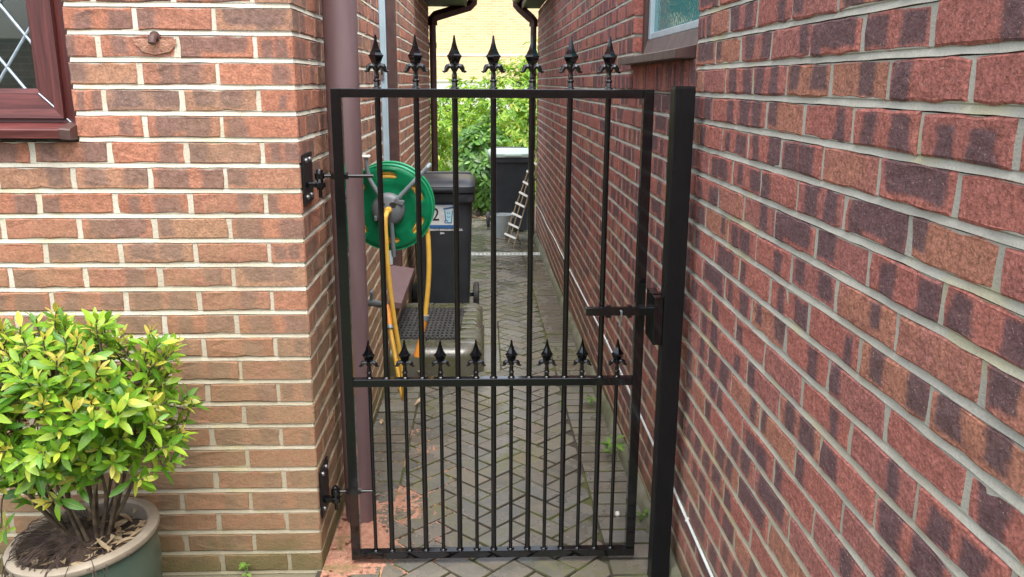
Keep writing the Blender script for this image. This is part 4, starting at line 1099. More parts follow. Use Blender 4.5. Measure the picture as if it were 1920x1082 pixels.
mb = MB(); v0 = Vector(Wh((-0.395, 3.38, 0.60))); v1 = Vector(Wh((-0.412, 3.44, 0.665))); mb.tube([v0+(v1-v0)*t for t in (-.1, 0.0, .3, .31, .6, 1.0)], [0.012, 0.0145, 0.0145, 0.0155, 0.0155, 0.011], 14); mb.build("connector", M_ORANGE, hose, 40)
mb = MB(); mb.tube([v0+(v1-v0)*t for t in (-.28, -.1)], [0.015, 0.015], 14); mb.build("collar", M_TUBE, hose, 40)
tap = thing("garden_tap", "small grey tap outlet on the left wall below the hose reel", "tap", (XL, 3.5, 0.66))
mb = MB(); mb.tube([(0.0, 0, 0), (0.06, 0, 0), (0.10, -0.01, -0.005), (0.128, -0.055, 0.0)], [0.016, 0.015, 0.015, 0.013], 12); mb.build("spout", M_GREYP, tap, 40)
mb = MB(); mb.box(0.0, 0.012, -0.035, 0.035, -0.045, 0.035, 0.003); mb.build("backplate", M_GREYP, tap)
mb = MB(); mb.tube([(0.06, 0, 0.01), (0.06, 0, 0.045)], 0.008, 10); mb.tube([(0.06, -0.028, 0.048), (0.06, 0.028, 0.048)], 0.007, 8); mb.build("handle", M_TUBE, tap, 40)
hose2 = thing("garden_hose", "yellow hose end with orange connector and nozzle hanging below the reel", "hose", (-0.225, 3.27, 0.9))
def W2(p): return (p[0]+0.225, p[1]-3.27, p[2]-0.9)
mb = MB(); mb.tube(spline([W2(p) for p in [(-0.238, 3.30, 1.09), (-0.222, 3.28, 1.02), (-0.217, 3.27, 0.90), (-0.222, 3.265, 0.79), (-0.236, 3.26, 0.665)]]), 0.0100, 10); mb.build("tube", M_HOSE, hose2, 60)
a_ = Vector(W2((-0.236, 3.26, 0.672))); d_ = Vector((-0.012, -0.0, -0.06))
mb = MB(); mb.tube([a_, a_+d_*0.35], [0.0155, 0.0155], 14); mb.build("collar", M_TUBE, hose2, 40)
mb = MB(); mb.tube([a_+d_*0.36, a_+d_*0.9, a_+d_*1.25], [0.0145, 0.013, 0.010], 14); mb.build("connector", M_ORANGE, hose2, 40)
mb = MB(); mb.tube([a_+d_*1.25, a_+d_*1.75], [0.0075, 0.009], 12); mb.build("nozzle_stem", M_GREYP, hose2, 40)
mb = MB(); mb.tube([a_+d_*1.75, a_+d_*2.1, a_+d_*2.9, a_+d_*2.95], [0.010, 0.0115, 0.0155, 0.011], 14); mb.build("nozzle", M_ORANGE, hose2, 40)

# ================================================================== WHEELIE BINS
def rrect(w, d, r, n=4):
    pts = []
    for cx, cy, a0 in ((w/2-r, d/2-r, 0), (-w/2+r, d/2-r, 90), (-w/2+r, -d/2+r, 180), (w/2-r, -d/2+r, 270)):
        for i in range(n+1):
            a = R_(a0+90*i/n); pts.append((cx+r*math.cos(a), cy+r*math.sin(a)))
    return pts
def loft(mb, secs):
    n = len(secs[0][0]); vs = []
    for pts, z, oy in secs: vs += [(x, y+oy, z) for x, y in pts]
    fs = [(i*n+j, i*n+(j+1) % n, (i+1)*n+(j+1) % n, (i+1)*n+j) for i in range(len(secs)-1) for j in range(n)]
    fs += [list(range(n))[::-1], [(len(secs)-1)*n+j for j in range(n)]]
    mb.add(vs, fs)
def wheelie_bin(loc, rz, lid_mat, label, H=1.0, W0=0.46):
    t = thing("wheelie_bin", label, "wheelie bin", loc, rz)
    mb = MB(); loft(mb, [(rrect(W0*0.76, 0.40, 0.04), 0.03, 0.0), (rrect(W0*0.79, 0.42, 0.045), 0.10, 0.0), (rrect(W0*0.90, 0.50, 0.05), H*0.80, 0.0), (rrect(W0*0.91, 0.51, 0.05), H*0.82, 0.0)]); mb.build("body", M_BIN, t, 35)
    mb = MB(); loft(mb, [(rrect(W0*0.955, 0.545, 0.05), H*0.815, 0), (rrect(W0*0.985, 0.56, 0.055), H*0.825, 0), (rrect(W0*0.985, 0.56, 0.055), H*0.872, 0), (rrect(W0*0.96, 0.545, 0.05), H*0.878, 0)])
    mb.build("rim", M_BIN, t, 35)
    mb = MB(); loft(mb, [(rrect(W0*0.99, 0.575, 0.05), H*0.880, -0.004), (rrect(W0*1.0, 0.58, 0.055), H*0.888, -0.004), (rrect(W0*1.0, 0.58, 0.055), H*0.918, -0.004), (rrect(W0*0.98, 0.56, 0.055), H*0.928, 0), (rrect(W0*0.93, 0.51, 0.06), H*0.942, 0.01), (rrect(W0*0.82, 0.40, 0.06), H*0.952, 0.02)]); lid = mb.build("lid", lid_mat, t, 30)
    mb = MB(); mb.box(-W0*0.2, W0*0.2, -0.318, -0.285, H*0.892, H*0.912, 0.006); mb.build("lid_grip", lid_mat, lid)
    mb = MB(); mb.tube([(-W0*0.42, 0.285, H*0.93), (-W0*0.42, 0.335, H*0.945), (W0*0.42, 0.335, H*0.945), (W0*0.42, 0.285, H*0.93)], 0.014, 8); mb.build("handle", M_BIN, t, 40)
    mb = MB(); mb.box(-W0*0.49, W0*0.49, 0.24, 0.27, 0.085, 0.115, 0.004); mb.build("axle", M_BIN, t)
    for sx in (-1, 1):
        mb = MB(); mb.lathe([(0.055, -0.02), (0.082, -0.022), (0.098, -0.016), (0.1, 0), (0.098, 0.016), (0.082, 0.022), (0.055, 0.02)], 24, M=Matrix.Translation((sx*W0*0.5, 0.245, 0.10)) @ Matrix.Rotation(math.pi/2, 4, 'Y'), close=False); w = mb.build("wheel", M_RUBBER, t, 35)
        mb = MB(); mb.lathe([(0.056, -0.012), (0.056, 0.012)], 20, M=Matrix.Translation((sx*W0*0.5, 0.245, 0.10)) @ Matrix.Rotation(math.pi/2, 4, 'Y')); mb.build("wheel_hub", M_BIN, w, 35)
    return t
def text_part(body, size, mat, parent, M, name="lettering"):
    cu = bpy.data.curves.new(name, 'FONT'); cu.body = body; cu.size = size; cu.align_x = 'CENTER'; cu.align_y = 'CENTER'; cu.extrude = 0.0003; cu.offset = 0.0004
    tmp = bpy.data.objects.new("tmp", cu); COL.objects.link(tmp)
    dg = bpy.context.evaluated_depsgraph_get(); me = bpy.data.meshes.new_from_object(tmp.evaluated_get(dg)); bpy.data.objects.remove(tmp)
    me.materials.clear(); me.materials.append(mat)
    o = link(name, me, parent); o.matrix_local = M; return o
B1 = (-0.285, 5.98, gz(5.98))
bin1 = wheelie_bin(B1, 0.0, M_BINLID, "black wheelie bin with a number sticker behind the hose reel", 1.08)
# sticker on the front of the bin (front face leans a little)
lean = math.atan2(0.04, 0.764)
def front_y(z): return -(0.21+(0.25-0.21)*(z-0.10)/(0.764))
SZ = 0.795
Mst = Matrix.Translation((0, front_y(SZ)-0.002, SZ)) @ Matrix.Rotation(math.pi/2+lean, 4, 'X') @ Matrix.Diagonal((1.12, 1.32, 1, 1))
st = bpy.data.objects.new("sticker", None); COL.objects.link(st); st.parent = bin1; st.matrix_local = Mst
def quad(mb, x0, x1, y0, y1, z): mb.add([(x0, y0, z), (x1, y0, z), (x1, y1, z), (x0, y1, z)], [(0, 1, 2, 3)])
mb = MB(); mb.box(-0.125, 0.095, -0.055, 0.052, 0, 0.0008); mb.build("paper", M_PAPER, st)
mb = MB(); mb.box(-0.125, 0.095, -0.071, -0.0555, 0, 0.0009); mb.box(-0.125, 0.095, 0.0525, 0.058, 0, 0.0009); mb.build("blue_band", M_BLUE, st)
text_part("2", 0.095, M_INK, st, Matrix.Translation((-0.038, -0.002, 0.0016)))
text_part("BOURNEMOUTH BOROUGH COUNCIL", 0.0145, M_WINK, st, Matrix.Translation((0.0, -0.081, 0.0016)))
text_part("2004", 0.013, M_WINK, st, Matrix.Translation((0.0, -0.099, 0.0016)))
mb = MB(); zz = 0.0012
mb.add([(0.022, -0.042, zz), (0.058, -0.042, zz), (0.066, 0.022, zz), (0.018, 0.022, zz)], [(0, 1, 2, 3)]); mb.build("bin_picture", M_LBLUE, st)
mb = MB(); zz = 0.002
def stroke(mb, a, b, w=0.0028):
    a, b = Vector((*a, 0)), Vector((*b, 0)); d = (b-a).normalized(); nrm = Vector((-d.y, d.x, 0))*w; mb.add([tuple(p+Vector((0, 0, zz))) for p in (a-nrm, b-nrm, b+nrm, a+nrm)], [(0, 1, 2, 3)])
stroke(mb, (0.018, 0.022), (0.024, -0.036)); stroke(mb, (0.066, 0.022), (0.058, -0.044)); stroke(mb, (0.034, -0.043), (0.059, -0.043)); 
mb.add([(0.010, 0.026, zz), (0.070, 0.034, zz), (0.071, 0.044, zz), (0.011, 0.035, zz)], [(0, 1, 2, 3)])
for sx in (0.036, 0.047): mb.add([(sx-.0018, 0.004, zz), (sx+.0018, 0.004, zz), (sx+.0018, 0.013, zz), (sx-.0018, 0.013, zz)], [(0, 1, 2, 3)])
for i in range(6):
    a0, a1 = R_(205+22*i), R_(205+22*(i+1)); stroke(mb, (0.0415+0.011*math.cos(a0), -0.004+0.010*math.sin(a0)), (0.0415+0.011*math.cos(a1), -0.004+0.010*math.sin(a1)), 0.0015)
for i in range(12):
    a0, a1 = R_(30*i), R_(30*(i+1)); stroke(mb, (0.025+0.0085*math.cos(a0), -0.036+0.0085*math.sin(a0)), (0.025+0.0085*math.cos(a1), -0.036+0.0085*math.sin(a1)), 0.002)
mb.build("bin_outline", M_BLUE, st)
bin2 = wheelie_bin((0.345, 10.42, gz(10.42)), R_(3), M_GREENLID, "tall dark wheelie bin with a pale green lid at the alley's far end", 1.06, 0.54)

# ================================================================== BUCKET, TRELLIS, CABLE
bk = thing("bucket", "grey bucket standing on the paving in front of the green lidded bin", "bucket", (0.235, 9.78, gz(9.78)))
mb = MB(); mb.lathe([(0.0, 0.0), (0.080, 0.0), (0.084, 0.006), (0.112, 0.262), (0.120, 0.268), (0.121, 0.280), (0.114, 0.281), (0.108, 0.262), (0.080, 0.012), (0.0, 0.012)], 32, close=False); mb.build("pail", M_BUCKET, bk, 35)
mb = MB(); mb.lathe([(0.0, 0.2), (0.1, 0.2)], 28, close=False); mb.build("water", simple("bucket_water", (0.05, 0.07, 0.075), None, 5, 0.05), bk)
mb = MB(); mb.tube([(0.121*math.cos(a), -0.06*math.sin(a)*1.6, 0.265-0.02*math.sin(a)) for a in [math.pi*i/14 for i in range(15)]], 0.0035, 8); mb.build("handle", M_ZINC, bk, 40)
mb = MB()
for sx in (-1, 1): mb.box(sx*0.121-0.012, sx*0.121+0.012, -0.016, 0.016, 0.235, 0.275, 0.003)
mb.build("handle_lug", M_BUCKET, bk)
trel = thing("trellis", "pale wooden trellis panel leaning against the far right wall", "trellis", (0.32, 9.3, gz(9.3)))
tv = Vector((0.32, 9.3, gz(9.3)))
lat = [((0.245, 9.62), (0.600, 9.66, 0.83)), ((0.285, 9.36), (0.605, 9.40, 0.84)), ((0.335, 9.08), (0.612, 9.12, 0.80))]
def lath(p0, p1, w, th, name, mat, side):
    p0, p1 = Vector(p0)-tv, Vector(p1)-tv; d = (p1-p0).normalized(); s_ = side.normalized(); nrm = d.cross(s_).normalized()
    M = Matrix((s_, nrm, d)).transposed().to_4x4(); M.translation = p0
    mb = MB(); mb.box(-w/2, w/2, -th/2, th/2, 0, (p1-p0).length, 0.0015, M=M); return mb.build(name, mat, trel)
lines = []
for (a, b) in lat:
    p0 = (a[0], a[1], gz(a[1])+0.004); lines.append((Vector(p0), Vector(b))); lath(p0, b, 0.022, 0.011, "lath", M_LATH, Vector((0, 1, 0)))
for i in range(8):
    t0 = 0.06+0.118*i; q0 = lines[0][0].lerp(lines[0][1], t0); q2 = lines[2][0].lerp(lines[2][1], t0+0.035)
    dd = (q2-q0).normalized(); q0 = q0-dd*0.03; q2 = q2+dd*0.03; nn_ = (lines[0][1]-lines[0][0]).normalized(); off = nn_.cross(dd).normalized()
    if off.x > 0: off = -off
    q0 = q0+off*0.0095; q2 = q2+off*0.0095
    lath(q0, q2, 0.024, 0.008, "slat", M_SLAT, nn_.cross(Vector((0, 0, 1))).cross(dd) if False else nn_)
cable = MB(); cp = [(1.2, 0.262), (2.0, 0.275), (2.51, 0.289), (3.2, 0.303), (4.02, 0.316), (4.7, 0.300), (5.4, 0.285), (6.34, 0.267), (7.2, 0.262), (8.0, 0.235), (8.8, 0.234), (9.7, 0.20)]
cable.tube(spline([(XR-0.0065, y, z) for y, z in cp], 5), 0.0048, 8)
cab = thing("cable", "thin white cable clipped along the foot of the right wall", "cable", (XR, 2.0, 0.27))
o = cable.build("sheath", M_CABLE, cab, 50); o.matrix_local = Matrix.Translation((-XR, -2.0, -0.27))
mb = MB()
for (y, z) in [(1.72, 0.271), (2.3, 0.2835), (3.2, 0.303), (4.02, 0.316), (5.4, 0.285), (6.34, 0.267), (8.0, 0.235)]: mb.box(-0.0125, 0.0, y-2.0-0.003, y-2.0+0.003, z-0.27-0.0055, z-0.27+0.0065, 0.001)
mb.build("clip", M_CABLE, cab)

# ================================================================== DUST, LITTER, WEEDS
mb = MB(); nx, ny = 130, 330; x0, x1, y0, y1 = XL+0.002, -0.05, 2.05, 3.75
H_ = {}
vs = []; keep = {}
for j in range(ny+1):
    for i in range(nx+1):
        x = x0+(x1-x0)*i/nx; y = y0+(y1-y0)*j/ny; p = Vector((x*6, y*6, 0.3)); nz = mnoise.fractal(p, 1.0, 2.0, 4); nf_ = mnoise.noise(Vector((x*55, y*55, 1.0)))
        dw = (x-XL); base = 0.0
        base = max(base, 1.0-dw/0.10)*0.9 if y < 3.2 else base                  # strip by the wall
        base = max(base, 1.05-math.hypot((x+0.44)/0.16, (y-2.75)/0.36))
        base = max(base, 0.60-0.5*math.hypot((x+0.33)/0.11, (y-2.95)/0.20))
        base = max(base, 0.8-math.hypot((x+0.46)/0.13, (y-2.28)/0.30))
        h = 0.012*(base-0.40)+0.0038*nz+0.0036*nf_+0.003*mnoise.noise(Vector((x*120, y*120, 5.0)))
        h = min(h, 0.013+0.002*nf_); vs.append((x, y, gz(y)+h)); keep[(i, j)] = h
mb.add(vs, [(j*(nx+1)+i, j*(nx+1)+i+1, (j+1)*(nx+1)+i+1, (j+1)*(nx+1)+i) for j in range(ny) for i in range(nx) if max(keep[(i, j)], keep[(i+1, j)], keep[(i, j+1)], keep[(i+1, j+1)]) > -0.004])
for _ in range(70):
    y = random.uniform(2.2, 3.3); x = XL+abs(random.gauss(0, 0.05))+0.012 if random.random() < .7 else random.uniform(-.5, -.2); r = random.uniform(.003, .009)
    bm = bmesh.new(); bmesh.ops.create_icosphere(bm, subdivisions=1, radius=r)
    for w in bm.verts: w.co *= random.uniform(.7, 1.25)
    mb.bm(bm, M=Matrix.Translation((x, y, gz(y)+0.012)) @ Matrix.Diagonal((1.3, 1, .7, 1)))
tag(mb.build("brick_dust", M_DUST, None, 60), "orange brick dust and crumbs spilled round the foot of the soil pipe", "brick dust", kind='stuff')

def leaf_mb(L, Wd, curl=0.15, fold=0.25, nseg=5):
    """one leaf along +Y from the origin, normal +Z, with midrib fold and droop"""
    vs = []; us = []
    for i in range(nseg+1):
        t = i/nseg; w = Wd/2*(math.sin(math.pi*t**1.25)**0.8) if 0 < i < nseg else 0.0015*L/0.05
        y = L*t; z = -curl*L*t*t
        vs += [(-w, y, z+fold*w), (0, y, z), (w, y, z+fold*w)]; us += [(0, t), (0.5, t), (1, t)]
    fs = []
    for i in range(nseg):
        a = i*3; fs += [(a, a+1, a+4, a+3), (a+1, a+2, a+5, a+4)]
    mb = MB(); mb.add(vs, fs, [[us[k] for k in f] for f in fs]); return mb
def dir_matrix(p, d, up=Vector((0, 0, 1)), s=1.0, roll=0.0):
    d = Vector(d).normalized(); x = d.cross(up)
    x = x.normalized() if x.length > 1e-4 else Vector((1, 0, 0)); z = x.cross(d)
    M = Matrix((x, d, z)).transposed().to_4x4() @ Matrix.Rotation(roll, 4, 'Y') @ Matrix.Scale(s, 4); M.translation = p; return M
rl = random.Random(21)
litter_me = []
for i in range(3):
    ob = leaf_mb(0.055, 0.022, rl.uniform(-.5, .2), rl.uniform(.4, .9)).build("dead_leaf", M_LITTER, None, 60); litter_me.append(ob.data); bpy.data.objects.remove(ob)
for k, (x, y, lab) in enumerate([(-0.505, 4.20, 0), (-0.47, 4.33, 0), (-0.40, 4.40, 0), (-0.36, 4.05, 1), (-0.50, 3.86, 0), (-0.33, 4.52, 1), (-0.42, 3.05, 1)]):
    o = link("dead_leaf", litter_me[k % 3], None, (x, y, gz(y)+0.010)); o.rotation_euler = (rl.uniform(-.2, .2), rl.uniform(-.3, .3), rl.uniform(0, 6.28)); o.scale = (1, rl.uniform(.9, 1.3), 1)
    tag(o, "curled straw coloured dead leaf on the paving near the left wall", "leaf", "dead leaves on the paving by the left wall")
def weed(x, y, n, s, label):
    t = thing("weed", label, "weed", (x, y, gz(y)))
    stem = MB()
    for i in range(n):
        a = rl.uniform(0, 6.28); h = rl.uniform(.02, .07)*s; r = rl.uniform(.01, .035)*s; p = Vector((r*math.cos(a), r*math.sin(a), h))
        stem.tube([(0, 0, 0), (p.x*.4, p.y*.4, h*.6), p], 0.0012, 5)
        for q in range(2):
            lf = leaf_mb(0.035*s*rl.uniform(.7, 1.2), 0.02*s, .3, .2).build("leaf", M_WEED, t, 60); lf.matrix_local = dir_matrix(p, Vector((math.cos(a+q*1.6-.8), math.sin(a+q*1.6-.8), rl.uniform(-.1, .5))))
    stem.build("stem", M_WEED, t)
weed(0.575, 3.36, 8, 1.25, "leafy green weed at the foot of the right wall behind the gate's lower corner")
weed(0.578, 2.80, 5, 0.8, "small reddish tipped weed beside the gate post's foot")
weed(0.555, 4.02, 4, 0.9, "tiny green weed further along the right wall's foot")
weed(0.425, 4.05, 4, 0.6, "tiny weed growing in the joint of the right paving border")
weed(-0.775, 2.46, 4, 0.7, "tiny seedling under the front wall to the right of the pot")
stn = MB(); bm = bmesh.new(); bmesh.ops.create_icosphere(bm, subdivisions=2, radius=0.011)
for w in bm.verts: w.co *= random.uniform(.8, 1.15)
stn.bm(bm); o = stn.build("pebble", M_SLAT, None, 50, (0.505, 2.86, gz(2.86)+0.006)); tag(o, "small cream pebble on the right paving border", "pebble")

# ================================================================== POT AND SHRUB
PX, PY = -1.142, 2.245
pot = thing("plant_pot", "large green glazed pot with a tan rim in front of the left wall", "pot", (PX, PY, 0.0)); pot.rotation_euler = (R_(2), R_(-5), 0)
mb = MB(); mb.lathe([(0.0, 0.0), (0.13, 0.0), (0.145, 0.01), (0.178, 0.10), (0.192, 0.19), (0.190, 0.265), (0.188, 0.283)], 56, close=False); mb.build("body", M_POTG, pot, 40)
mb = MB(); mb.lathe([(0.186, 0.280), (0.202, 0.284), (0.207, 0.293), (0.206, 0.303), (0.198, 0.309), (0.182, 0.310), (0.174, 0.304), (0.172, 0.286), (0.170, 0.24)], 64, close=False); mb.build("rim", M_POTR, pot, 40)
mb = MB(); NSo = 40; vs = [(0, 0, 0.30)]
for k in range(1, 9):
    for j in range(NSo):
        r = 0.172*k/8; a = 2*math.pi*j/NSo; h = 0.262+0.075*math.exp(-((r*math.cos(a)+0.04)**2+(r*math.sin(a)-0.0)**2)/0.008)+0.02*mnoise.noise(Vector((r*math.cos(a)*30, r*math.sin(a)*30, 2)))
        vs.append((r*math.cos(a), r*math.sin(a), h))
vs[0] = (0, 0, 0.262+0.075*math.exp(-0.0016/0.008))
fs = [(0, 1+j, 1+(j+1) % NSo) for j in range(NSo)] + [(1+(k-1)*NSo+j, 1+k*NSo+j, 1+k*NSo+(j+1) % NSo, 1+(k-1)*NSo+(j+1) % NSo) for k in range(1, 8) for j in range(NSo)]
mb.add(vs, fs); mb.build("soil", M_SOIL, pot, 60)
mb = MB()
for i in range(70):
    a = rl.uniform(0, 6.28); r = math.sqrt(rl.uniform(0.15, 1))*0.155
    if rl.random() < .6: a = rl.gauss(-0.35, 0.6)
    l_ = leaf_mb(rl.uniform(.03, .065), rl.uniform(.012, .02), rl.uniform(-.6, .4), rl.uniform(.3, .9)); M = Matrix.Translation((r*math.cos(a), r*math.sin(a), 0.272+rl.uniform(0, .018))) @ Matrix.Rotation(rl.uniform(0, 6.28), 4, 'Z') @ Matrix.Rotation(rl.uniform(-.3, .3), 4, 'X')
    mb.add(l_.v, l_.f, l_.uv, 0, 0, M)
o = mb.build("leaf_litter", M_LITTER, pot, 60); o['kind'] = 'stuff'

shrub = thing("potted_shrub", "bushy yellow and lime green shrub growing in the green pot", "shrub", (PX, PY, 0.28))
SB = Vector((PX, PY, 0.28))
stems = MB(); tips = []
rs_ = random.Random(33)
CC = Vector((-1.17, 2.20, 0.735))-SB; CRX, CRY, CRZ = 0.36, 0.235, 0.245
mains = []
for k in range(19):
    a = 2*math.pi*k/19+rs_.uniform(-.25, .25); e = CC+Vector((math.cos(a)*CRX*rs_.uniform(.2, .75), math.sin(a)*CRY*rs_.uniform(.2, .7), rs_.uniform(-.5, .35)*CRZ))
    p0 = Vector((0.05*math.cos(a)-0.02+rs_.uniform(-.02, .02), 0.045*math.sin(a), 0.02)); mid = p0.lerp(e, .5)+Vector((rs_.uniform(-.03, .03), rs_.uniform(-.03, .03), -0.02))
    pts = spline([p0, mid, e], 6); stems.tube(pts, [0.0068*rs_.uniform(.7, 1.1)*(1-0.55*i/len(pts)) for i in range(len(pts))], 7); mains.append(pts)
tipp = []
tries = 0
while len(tipp) < 270 and tries < 40000:
    tries += 1
    u = Vector((rs_.gauss(0, 1), rs_.gauss(0, 1), rs_.gauss(0, 1))).normalized(); rad = rs_.uniform(.45, 1.0)**0.55
    lump = 1+0.22*mnoise.noise(u*1.9+Vector((3, 1, 7)))
    p = CC+Vector((u.x*CRX, u.y*CRY, u.z*CRZ))*rad*lump
    if p.z+SB.z < 0.53 and rs_.random() < .5: continue
    if (p+SB).y > YF-0.035: continue
    if rad > .72 and mnoise.noise(p*7.5+Vector((9, 2, 4))) < -0.16: continue
    if any((p-q).length < 0.036 for q, _ in tipp): continue
    tipp.append((p, u))
for (x_, y_, z_) in [(-1.145, 2.2, 0.985), (-1.13, 2.2, 0.955), (-1.20, 2.2, 0.965), (-1.02, 2.22, 0.955), (-1.03, 2.2, 0.925), (-0.90, 2.2, 0.93), (-0.87, 2.18, 0.90), (-0.845, 2.2, 0.87), (-1.30, 2.2, 0.94), (-0.86, 2.16, 0.74), (-0.84, 2.2, 0.62), (-0.86, 2.15, 0.57), (-0.93, 2.12, 0.53), (-1.33, 2.08, 0.42), (-1.27, 2.1, 0.53), (-1.16, 2.05, 0.50)]:
    p = Vector((x_, y_, z_))-SB; tipp.append((p, (p-CC).normalized()))
for (p, u) in tipp:
    best = min(((pt-p).length+0.4*abs(i/len(m)-.75), pt) for m in mains for i, pt in enumerate(m) if i > len(m)*0.45) [1]
    d = (Vector((u.x, u.y*0.8-0.15, u.z*0.55+0.75))+Vector((rs_.uniform(-.35, .35), rs_.uniform(-.35, .35), rs_.uniform(-.2, .2)))).normalized()
    stems.tube(spline([best, best.lerp(p, .55)+Vector((0, 0, -.012)), p-d*0.03, p], 4), 0.0022, 5); tips.append((p, d))
stems.build("branch", M_BARK, shrub, 60)
leafv = []
for i in range(6):
    m_ = leaf_mb(0.051, rl.uniform(.0145, .0195), rl.uniform(-.1, .5), rl.uniform(.1, .35)); ob = m_.build("leaf", M_LEAFY, None, 60); leafv.append((m_, ob.data)); bpy.data.objects.remove(ob)
yellv = []
for i in range(3):
    m_ = leaf_mb(0.043, rl.uniform(.0105, .014), rl.uniform(.0, .3), rl.uniform(.2, .4)); ob = m_.build("leaf", M_LEAFYEL, None, 60); yellv.append((m_, ob.data)); bpy.data.objects.remove(ob)
leaves = []
for (p, d) in tips:
    yel = rs_.random() < (0.38 if p.z+SB.z > 0.72 else 0.12)
    nl = rs_.randint(10, 14)
    for i in range(nl):
        a = i*2.4+rs_.uniform(-.3, .3); lv = i/nl
        o_ = d.orthogonal().normalized(); o_.rotate(Matrix.Rotation(a, 3, d)); el = 0.15+1.15*lv+rs_.uniform(-.25, .25)
        ld = (o_*math.cos(el)+d*math.sin(el)); pp = p-d*0.06*(1-lv)
        inner = yel and lv > 0.45
        leaves.append((dir_matrix(pp, ld, d if abs(ld.dot(d)) < .95 else Vector((0, 0, 1)), rs_.choice((rs_.uniform(.55, .9), rs_.uniform(.8, 1.2), rs_.uniform(.9, 1.35)))*(0.75+0.4*(1-lv)), rs_.uniform(-.35, .35)), inner))
def leaf_rank(M):
    q = M.translation+SB; ps = project(q); 
    if not ps or ps[0] < 5 or ps[0] > 1900: return 0
    nrm = (M.to_3x3() @ Vector((0, 0, 1))).normalized(); vw = (Vector((0, 0, CAM_H))-q).normalized()
    return abs(nrm.dot(vw))*M.to_scale()[0]**2*(1.2-(q.y-1.9))
leaves.sort(key=lambda t: -leaf_rank(t[0]))
mL, mY = MB(), MB()
for k, (M, yl) in enumerate(leaves):
    src, me = rs_.choice(yellv if yl else leafv)
    if k < 300: o = link("leaf", me, shrub); o.matrix_local = M
    else: (mY if yl else mL).add(src.v, src.f, src.uv, 0, rs_.uniform(.02, .98), M)
o = mL.build("foliage", M_LEAFY, shrub, 60); o['kind'] = 'stuff'
o = mY.build("young_foliage", M_LEAFYEL, shrub, 60); o['kind'] = 'stuff'
mb = MB()
for i in range(85):
    a = rl.gauss(3.7, 0.8); r0 = rl.uniform(.04, .12); p0 = Vector((r0*math.cos(a), r0*math.sin(a), rl.uniform(.0, .05))); e = Vector((0.215*math.cos(a), 0.215*math.sin(a), rl.uniform(.0, .025)))
    pts = [p0, p0.lerp(e, .5)+Vector((rl.uniform(-.02, .02), rl.uniform(-.02, .02), rl.uniform(0, .03))), e]
    if rl.random() < .6: 
        dr = e*1.08; pts += [Vector((dr.x+rl.uniform(-.02, .02), dr.y+rl.uniform(-.02, .02), -rl.uniform(.02, .09))), Vector((dr.x*1.03+rl.uniform(-.04, .04), dr.y*1.03+rl.uniform(-.03, .03), -rl.uniform(.1, .24)))]
    mb.tube(spline(pts, 4), rl.uniform(.0006, .0016), 4)
o = mb.build("dry_root", M_ROOT, shrub); o['kind'] = 'stuff'

# ================================================================== GARDEN BEYOND
def bush(name, label, cat, loc, size, mat, n, Ll, Wl, nparts, seed, stems_n=8, gap=0.35):
    t = thing(name, label, cat, loc); rr2 = random.Random(seed); st_ = MB(); items = []
    tipsb = []
    for k in range(n):
        # points in an uneven crown, clumped
        while True:
            p = Vector((rr2.uniform(-1, 1), rr2.uniform(-1, 1), rr2.uniform(-0.9, 1)))
            if p.length < 1 and p.length > 0.35: break
        q = Vector((p.x*size[0], p.y*size[1], size[2]*(0.52+0.5*p.z)))
        dens = mnoise.noise(Vector((q.x*2.2+seed, q.y*2.2, q.z*2.2)))
        if dens < -gap*0.6 and p.length > .5: continue
        q *= 1+0.14*mnoise.noise(Vector((p.x*1.7, p.y*1.7, p.z*1.7+seed)))
        tipsb.append((q, (p+Vector((0, 0, .5))).normalized()))
    for k in range(stems_n):
        q, d = rr2.choice(tipsb); st_.tube(spline([(rr2.uniform(-.15, .15)*size[0], rr2.uniform(-.1, .1), 0), (q.x*.35, q.y*.35, q.z*.5), tuple(q)], 4), [0.02-0.0017*i for i in range(9)], 6)
    st_.build("stem", M_BARK, t, 60)
    vs_ = []
    for i in range(4):
        m_ = leaf_mb(Ll, Wl, rr2.uniform(.1, .4), rr2.uniform(.1, .3), 4); ob = m_.build("leaf", mat, None, 60); vs_.append((m_, ob.data)); bpy.data.objects.remove(ob)
    for (q, d) in tipsb:
        for i in range(rr2.randint(5, 8)):
            o_ = d.orthogonal().normalized(); o_.rotate(Matrix.Rotation(i*1.05+rr2.uniform(-.3, .3), 3, d)); ld = o_*rr2.uniform(.6, 1)+d*rr2.uniform(-.25, .5)
            items.append(dir_matrix(q, ld, d if abs(ld.normalized().dot(d)) < .9 else Vector((0, 0, 1)), rr2.uniform(.7, 1.25), rr2.uniform(-.3, .3)))
    L0 = Vector(loc)
    def vis(M):
        ps = project(M.translation+L0)
        if not ps or not (810 < ps[0] < 1012) or ps[1] > 420 or ps[1] < 0: return -1
        return -ps[2]
    items.sort(key=lambda M: -vis(M) if vis(M) != -1 else 99)
    m2 = MB()
    for k, M in enumerate(items):
        src, me = rr2.choice(vs_)
        if k < nparts: o = link("leaf", me, t); o.matrix_local = M
        else: m2.add(src.v, src.f, src.uv, 0, rr2.uniform(.02, .98), M)
    o = m2.build("foliage", mat, t, 60); o['kind'] = 'stuff'; return t
bush("laurel_bush", "dark glossy large leaved bush at the end of the alley beside the pale lidded bin", "bush", (-0.02, 12.0, -0.27), (0.42, 0.45, 1.35), M_LEAFR, 330, 0.13, 0.045, 250, 3, 10)
bush("hedge_bush", "bright lime green hedge bush rising behind the pale green lidded bin", "bush", (0.60, 13.6, -0.28), (0.85, 0.7, 2.25), M_LEAFL, 1200, 0.10, 0.032, 120, 4, 12)
